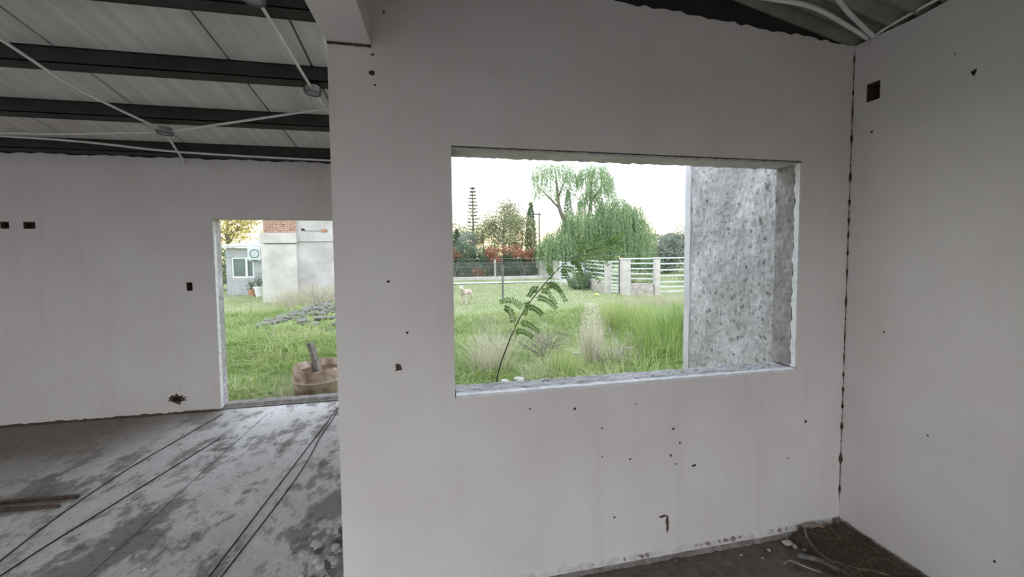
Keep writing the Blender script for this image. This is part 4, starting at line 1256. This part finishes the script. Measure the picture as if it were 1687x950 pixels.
# loose tree with pale leaves
def loose_tree(name, x, y, h, r0, reach, nb, nl, spread, mat, label, size=.12, w=.07, seed=1, z0f=.3, up=.55):
    t = empty(name, (x, y, gz(x, y))); tag(t, label, 'tree', 'trees beyond the far fence')
    mb = MB()
    tips = branchy(mb, (0, 0, -.1), (0, 0, h * .93), r0, nb, reach, z0f, up, seed)
    mb.build('trunk', 'bark', t)
    P = tips[rng.integers(0, len(tips), nl)] + rng.normal(0, spread, (nl, 3))
    leaves('foliage', P, rng.normal(0, 1, (nl, 3)) + [0, 0, -.4], size * rng.uniform(.7, 1.3, nl), w, mat, rng.normal(.5, .22, nl), t)
    return t
loose_tree('loose_tree', 4.9, 28.4, 6.0, .12, 1.9, 26, 3800, .30, 'pale_leaf', 'loose airy tree with pale leaves above the red bushes', .14, .08, 3)
loose_tree('loose_tree', 3.3, 29.2, 4.3, .10, 1.6, 18, 2300, .30, 'pale_leaf', 'smaller airy tree standing between conifer and loose tree', .14, .08, 5)
loose_tree('loose_tree', 6.6, 29.5, 4.4, .10, 1.5, 18, 2500, .30, 'pale_leaf', 'airy tree standing behind the brightest red bush', .14, .08, 8)
loose_tree('loose_tree', -.1, 28.5, 5.2, .12, 1.1, 20, 2600, .26, 'dark_leaf', 'dark airy tree cut by the left window edge', .14, .07, 9)
# columnar cypresses
for (x, y, h, r, lab) in ((7.35, 30.0, 5.8, .42, 'dark columnar cypress left of the willow'), (11.6, 33.0, 7.4, .5, 'dark columnar cypress showing between the two willow crowns'), (1.35, 30.5, 3.6, .4, 'small columnar cypress left of the tall thin conifer')):
    t = empty('cypress', (x, y, G)); tag(t, lab, 'tree', 'columnar cypresses')
    n = 2600
    z = .4 + (h - .4) * rng.random(n); a = rng.uniform(0, 6.28, n)
    rr = r * np.sin(np.clip((h - z) / h, 0, 1) ** .7 * np.pi * .62) * rng.uniform(.5, 1.15, n)
    P = np.stack([rr * np.cos(a), rr * np.sin(a), z], 1)
    D = np.stack([np.cos(a) * .5, np.sin(a) * .5, np.ones(n)], 1) + rng.normal(0, .25, (n, 3))
    leaves('foliage', P, D, .22, .06, 'dark_leaf', rng.normal(.45, .2, n), t)
    MB().tube([(0, 0, -.1), (0, 0, h * .9)], [.1, .02], 6).build('trunk', 'bark', t)
# willow
WX, WY = 10.6, 26.3
t = empty('willow_tree', (WX, WY, G)); tag(t, 'big weeping willow with two tall crowns and drooping green curtains', 'tree', 'trees beyond the far fence')
crowns = [((-2.3, 0, 7.35), (1.75, 1.2, 1.15), 300, (.3, 1.1)), ((-3.2, 0, 6.2), (.9, .9, .7), 80, (.3, .9)), ((-1.5, 0, 6.2), (.7, .7, .9), 60, (.3, 1.0)),
          ((.75, .1, 7.35), (1.3, 1.1, 1.15), 300, (.4, 1.3)), ((1.3, .2, 6.3), (1.2, 1.1, 1.0), 170, (.4, 1.4)), ((.4, .1, 5.6), (.9, .8, .9), 110, (.5, 1.5)),
          ((-.3, -.3, 3.9), (1.7, 1.5, 1.2), 420, (1.0, 3.2)), ((2.4, 0, 4.7), (1.5, 1.4, 1.3), 380, (.8, 3.2)), ((3.6, .2, 4.3), (1.2, 1.2, 1.4), 230, (.6, 2.6)), ((4.7, .2, 3.2), (.9, 1.0, 1.3), 130, (.6, 2.4)),
          ((-2.1, -.5, 2.6), (1.5, 1.2, 1.0), 420, (.8, 2.4)), ((1.4, -.9, 3.6), (1.6, 1.0, 1.3), 420, (.8, 3.0)), ((3.0, -.6, 2.8), (1.6, 1.0, .9), 330, (.8, 2.4)), ((-3.0, -.2, 2.0), (.9, .8, .8), 160, (.5, 1.6))]
Ps, Ds, Ts = [], [], []
for ci, (c, r, n, (l0, l1)) in enumerate(crowns):
    d = rng.normal(size=(n, 3)); d[:, 2] = np.abs(d[:, 2]) * 1.0 - .25
    d /= np.linalg.norm(d, axis=1, keepdims=True)
    st = np.array(c) + d * np.array(r) * (1 - .45 * rng.random((n, 1)) ** 2)
    for k in range(n):
        L = rng.uniform(l0, l1); m_ = max(5, int(L / .075))
        tt = np.linspace(0, 1, m_)
        out = d[k, :2] * .22
        p = st[k] + np.stack([out[0] * np.sqrt(tt), out[1] * np.sqrt(tt), .08 * np.sin(tt * 3) - L * tt], 1) + rng.normal(0, .035, (m_, 3))
        kk = p[:, 2] > .35 + .5 * rng.random()
        p = p[kk]
        Ps.append(p); Ds.append(np.stack([rng.normal(0, .35, len(p)), rng.normal(0, .35, len(p)), -np.ones(len(p))], 1))
        Ts.append(np.full(len(p), np.clip(.5 + .25 * np.sin(ci * 2.1) * .5 + rng.normal(0, .22), 0, 1)))
P = np.concatenate(Ps); D = np.concatenate(Ds); T = np.concatenate(Ts) + rng.normal(0, .08, len(P))
leaves('foliage', P, D, .20 * rng.uniform(.7, 1.3, len(P)), .05, 'willow_leaf', T, t)
mb = MB()
mb.tube(bez([(-.6, 0, -.1), (-.7, 0, 1.8), (-1.2, 0, 3.2), (-2.0, 0, 5.0), (-2.2, 0, 6.6), (-2.3, 0, 7.8)]), [.30 - .27 * i / 30 for i in range(31)], 7)
mb.tube(bez([(-.6, 0, 1.6), (.0, .1, 3.2), (.4, .1, 5.0), (.5, .1, 6.8), (.7, .1, 8.0)]), [.24 - .21 * i / 24 for i in range(25)], 7)
mb.tube(bez([(.1, .1, 3.2), (1.6, .1, 4.6), (2.8, .1, 5.6)]), [.16 - .13 * i / 12 for i in range(13)], 6)
mb.tube(bez([(1.2, .1, 4.3), (3.0, .2, 4.8), (4.4, .2, 4.6)]), [.10 - .08 * i / 12 for i in range(13)], 5)
mb.tube(bez([(-2.0, 0, 5.0), (-3.0, 0, 6.0), (-3.6, 0, 6.5)]), [.09 - .07 * i / 12 for i in range(13)], 5)
mb.tube(bez([(.45, .1, 5.6), (1.2, .1, 6.5), (1.6, .1, 7.0)]), [.09 - .07 * i / 12 for i in range(13)], 5)
mb.tube(bez([(-2.1, 0, 5.8), (-1.6, 0, 7.0), (-1.4, 0, 7.8)]), [.07 - .05 * i / 12 for i in range(13)], 5)
mb.build('trunk', 'bark', t, smooth=True)
# utility pole
t = empty('utility_pole', (8.6, 32.0, G)); tag(t, 'utility pole with short crossarm left of the willow trunk', 'pole')
MB().tube([(0, 0, -.1), (0, 0, 5.35)], [.09, .06], 8).build('pole', 'weathered_wood', t)
MB().box(-.75, .15, -.05, .05, 5.1, 5.2).build('crossarm', 'weathered_wood', t)
# far right bushes and field
bush('grey_bush', 19.0, 29.0, [((0, 0, 1.6), (2.2, 1.5, 1.8)), ((1.6, 0, 2.2), (1.8, 1.4, 1.6)), ((-1.6, 0, 1.2), (1.2, 1, 1.2)), ((.3, .3, 1.5), (1.4, 1, 1.3))], 17000, 'grey_leaf', 'large grey-green bush at the right beside the rough concrete wall', .19, .10)
bush('field_bush', 13.6, 18.0, [((0, 0, .7), (1.3, .8, .8)), ((.8, 0, 1.0), (.8, .6, .6))], 2600, 'pale_leaf', 'yellowish bush seen through the rails near the rough concrete wall', .11, .06)
bush('field_bush', 11.0, 20.0, [((0, 0, .35), (2.0, .8, .4))], 1500, 'pale_leaf', 'low straggly bush seen through the rails right of thick pier', .11, .06)
bush('dark_bush', 6.75, 17.6, [((0, 0, .30), (.55, .5, .38)), ((.25, -.2, .5), (.35, .3, .3))], 1500, 'dark_leaf', 'dark bush at the foot of the white barred gate', .10, .06)
bush('dark_bush', 15.5, 27.0, [((0, 0, .9), (1.6, 1, 1.0))], 2200, 'dark_leaf', 'dark bush under the right skirt of the willow', .15, .07)
bush('dark_bush', 9.0, 28.8, [((0, 0, .8), (1.5, .8, 1.0)), ((1.2, 0, .9), (1.3, .8, 1.1))], 2600, 'dark_leaf', 'dark bush behind the left skirt of the willow', .15, .07)
bush('dark_bush', 12.6, 29.2, [((0, 0, .9), (1.8, .8, 1.1))], 2400, 'dark_leaf', 'dark bush behind the middle of the willow', .15, .07)
loose_tree('loose_tree', 5.9, 31.0, 5.0, .10, 1.8, 18, 1900, .3, 'pale_leaf', 'airy tree right behind the loose airy tree with pale leaves', .15, .08, 21)
loose_tree('loose_tree', 1.0, 32.0, 4.6, .10, 1.8, 18, 1900, .3, 'dark_leaf', 'dark airy tree behind the small columnar cypress', .15, .08, 22)
# trees left, seen through the doorway
loose_tree('loose_tree', -13.2, 27.0, 6.6, .16, 2.3, 24, 3600, .34, 'gold_leaf', 'golden backlit tree above the annexe at the left doorway edge', .16, .10, 13)
bush('hedge_shrub', -12.1, 22.5, [((0, 0, 1.2), (1.4, 1, 1.4))], 3600, 'dark_leaf', 'dark hedge shrub left of the annexe', .15, .07)
bush('gold_bush', -9.8, 27.5, [((0, 0, 1.9), (2.2, 1, 1.9)), ((2.0, 0, 1.7), (1.4, .8, 1.7))], 3600, 'gold_leaf', 'golden bush behind the annexe roof', .16, .08)

# ------------------------------------------------------------------ leaning sapling outside the window
SY = 3.0
t = empty('leaning_sapling', (.42, SY, gz(.42, SY))); tag(t, 'thin leaning sapling with drooping feathery leaves outside the window', 'sapling')
stem = bez([(.34, SY, -.17), (.39, SY, .3), (.438, SY, .646), (.50, SY, .859), (.646, SY, 1.178), (.838, SY, 1.424), (1.05, SY, 1.623), (1.265, SY, 1.723), (1.43, SY - .02, 1.765)], 5)
o = MB().tube(stem, [.0085 - .0068 * i / (len(stem) - 1) for i in range(len(stem))], 6).build('stem', 'sapling_bark', None, smooth=True); sub(o, t)
def frond(a, b, droop, nl, ls, lw):
    a, b = Vector(a), Vector(b)
    mid = (a + b) / 2 + Vector((0, 0, droop))
    pts = bez([a, mid, b], 6)
    mb = MB().tube(pts, [.0022 - .0014 * i / (len(pts) - 1) for i in range(len(pts))], 4)
    V0 = len(mb.f)
    for k in range(nl):
        f = .15 + .85 * k / nl
        i = min(int(f * (len(pts) - 1)), len(pts) - 2)
        p = pts[i].lerp(pts[i + 1], f * (len(pts) - 1) - i)
        d = (pts[i + 1] - pts[i]).normalized()
        for sg in (-1, 1):
            s = d.cross(Vector((random.uniform(-.3, .3), -1, random.uniform(-.2, .6)))).normalized() * sg
            dr = (s + d * .45 + Vector((0, random.uniform(-.3, .3), -.35))).normalized()
            w = dr.cross(Vector((random.uniform(-.5, .5), -1, .3))).normalized() * lw / 2
            q = ls * random.uniform(.75, 1.1) * (1 - .35 * f)
            nrm = dr.cross(w).normalized() * .0004
            P = [p, p + dr * q * .5 - w, p + dr * q, p + dr * q * .5 + w]
            mb.add([x + nrm for x in P], [(0, 1, 2, 3)], 1)
    o = mb.build('frond', ['sapling_bark', 'sapling_leaf'], None)
    at = o.data.attributes.new('tint', 'FLOAT', 'POINT')
    base = random.uniform(.3, .8)
    at.data.foreach_set('value', [min(1, max(0, base + random.gauss(0, .12))) for _ in o.data.vertices])
    sub(o, t)
fr = [((.80, SY, 1.38), (.70, SY - .05, 1.34), .04), ((.72, SY, 1.28), (.66, SY - .1, 1.20), .03), ((.70, SY, 1.25), (.80, SY - .1, 1.20), .02),
      ((.86, SY, 1.44), (1.00, SY - .12, 1.30), .05), ((.84, SY, 1.42), (.98, SY - .06, 1.37), .03), ((.80, SY, 1.385), (.97, SY + .06, 1.25), .05), ((.76, SY, 1.33), (.93, SY - .08, 1.24), .03),
      ((.60, SY, 1.09), (.50, SY - .05, 1.26), .05), ((.68, SY, 1.22), (.47, SY, 1.30), .05), ((.62, SY, 1.12), (.78, SY - .1, 1.05), .03), ((.58, SY, 1.05), (.76, SY + .05, .98), .03),
      ((1.00, SY, 1.58), (1.17, SY - .1, 1.38), .06), ((.98, SY, 1.565), (1.10, SY + .05, 1.40), .04), ((1.05, SY, 1.62), (1.30, SY - .1, 1.44), .07), ((1.08, SY, 1.64), (1.20, SY, 1.45), .05), ((1.05, SY, 1.62), (1.22, SY + .08, 1.50), .05),
      ((1.12, SY, 1.66), (1.38, SY - .1, 1.58), .05), ((1.18, SY, 1.69), (1.42, SY, 1.62), .04), ((1.22, SY, 1.71), (1.50, SY - .05, 1.70), .03), ((1.25, SY, 1.72), (1.34, SY, 1.85), .01), ((1.30, SY, 1.735), (1.52, SY, 1.80), .02), ((1.36, SY, 1.75), (1.56, SY, 1.76), .03), ((1.15, SY, 1.68), (1.22, SY + .05, 1.80), .01), ((1.40, SY, 1.76), (1.55, SY - .03, 1.86), .01), ((.92, SY, 1.50), (.86, SY - .05, 1.58), .02), ((1.1, SY, 1.65), (1.33, SY, 1.53), .05)]
for a, b, dr in fr:
    frond(a, b, dr, 15, .042, .014)

# ------------------------------------------------------------------ the dog on the lawn
def dog(loc, rz):
    J = {'hip': (0, .24, .43), 'mid': (0, 0, .42), 'chest': (0, -.22, .42), 'neck': (0, -.32, .52), 'head': (0, -.38, .61), 'snout': (0, -.49, .575), 'nose': (0, -.53, .57),
         'tail1': (0, .34, .44), 'tail2': (0.02, .44, .36), 'earl': (.075, -.36, .66), 'earr': (-.075, -.36, .66)}
    R = {'hip': .085, 'mid': .095, 'chest': .11, 'neck': .07, 'head': .068, 'snout': .036, 'nose': .024, 'tail1': .022, 'tail2': .010, 'earl': .018, 'earr': .018}
    E = [('mid', 'hip'), ('mid', 'chest'), ('chest', 'neck'), ('neck', 'head'), ('head', 'snout'), ('snout', 'nose'), ('hip', 'tail1'), ('tail1', 'tail2'), ('head', 'earl'), ('head', 'earr')]
    for s, n in ((1, 'l'), (-1, 'r')):
        J.update({'fs' + n: (.085 * s, -.23, .36), 'fe' + n: (.09 * s, -.20, .25), 'fw' + n: (.09 * s, -.23, .12), 'fp' + n: (.09 * s, -.24, .025), 'ft' + n: (.09 * s, -.29, .018),
                  'bt' + n: (.09 * s, .22, .36), 'bk' + n: (.10 * s, .17, .25), 'bh' + n: (.10 * s, .31, .15), 'bp' + n: (.10 * s, .28, .025), 'bf' + n: (.10 * s, .22, .018)})
        R.update({'fs' + n: .055, 'fe' + n: .036, 'fw' + n: .025, 'fp' + n: .025, 'ft' + n: .018, 'bt' + n: .07, 'bk' + n: .048, 'bh' + n: .026, 'bp' + n: .024, 'bf' + n: .018})
        E += [('chest', 'fs' + n), ('fs' + n, 'fe' + n), ('fe' + n, 'fw' + n), ('fw' + n, 'fp' + n), ('fp' + n, 'ft' + n), ('hip', 'bt' + n), ('bt' + n, 'bk' + n), ('bk' + n, 'bh' + n), ('bh' + n, 'bp' + n), ('bp' + n, 'bf' + n)]
    names = list(J)
    me = bpy.data.meshes.new('dog')
    me.from_pydata([J[k] for k in names], [(names.index(a), names.index(b)) for a, b in E], [])
    o = link('dog', me, 'dog_coat')
    o.modifiers.new('skin', 'SKIN')
    me.update()
    sv = me.skin_vertices[0].data if len(me.skin_vertices) else None
    if sv is None:
        bpy.context.view_layer.objects.active = o
        bpy.ops.mesh.customdata_skin_add()
        sv = me.skin_vertices[0].data
    for k, nme in enumerate(names):
        sv[k].radius = (R[nme], R[nme]); sv[k].use_root = nme == 'mid'
    o.modifiers.new('sub', 'SUBSURF').levels = 2
    o.modifiers['sub'].render_levels = 2
    o.location = loc; o.rotation_euler = (0, 0, rz)
    return tag(o, 'pale tan dog standing on the lawn facing the house', 'dog')
dog((.93, 13.8, gz(.93, 13.8)), -.5)
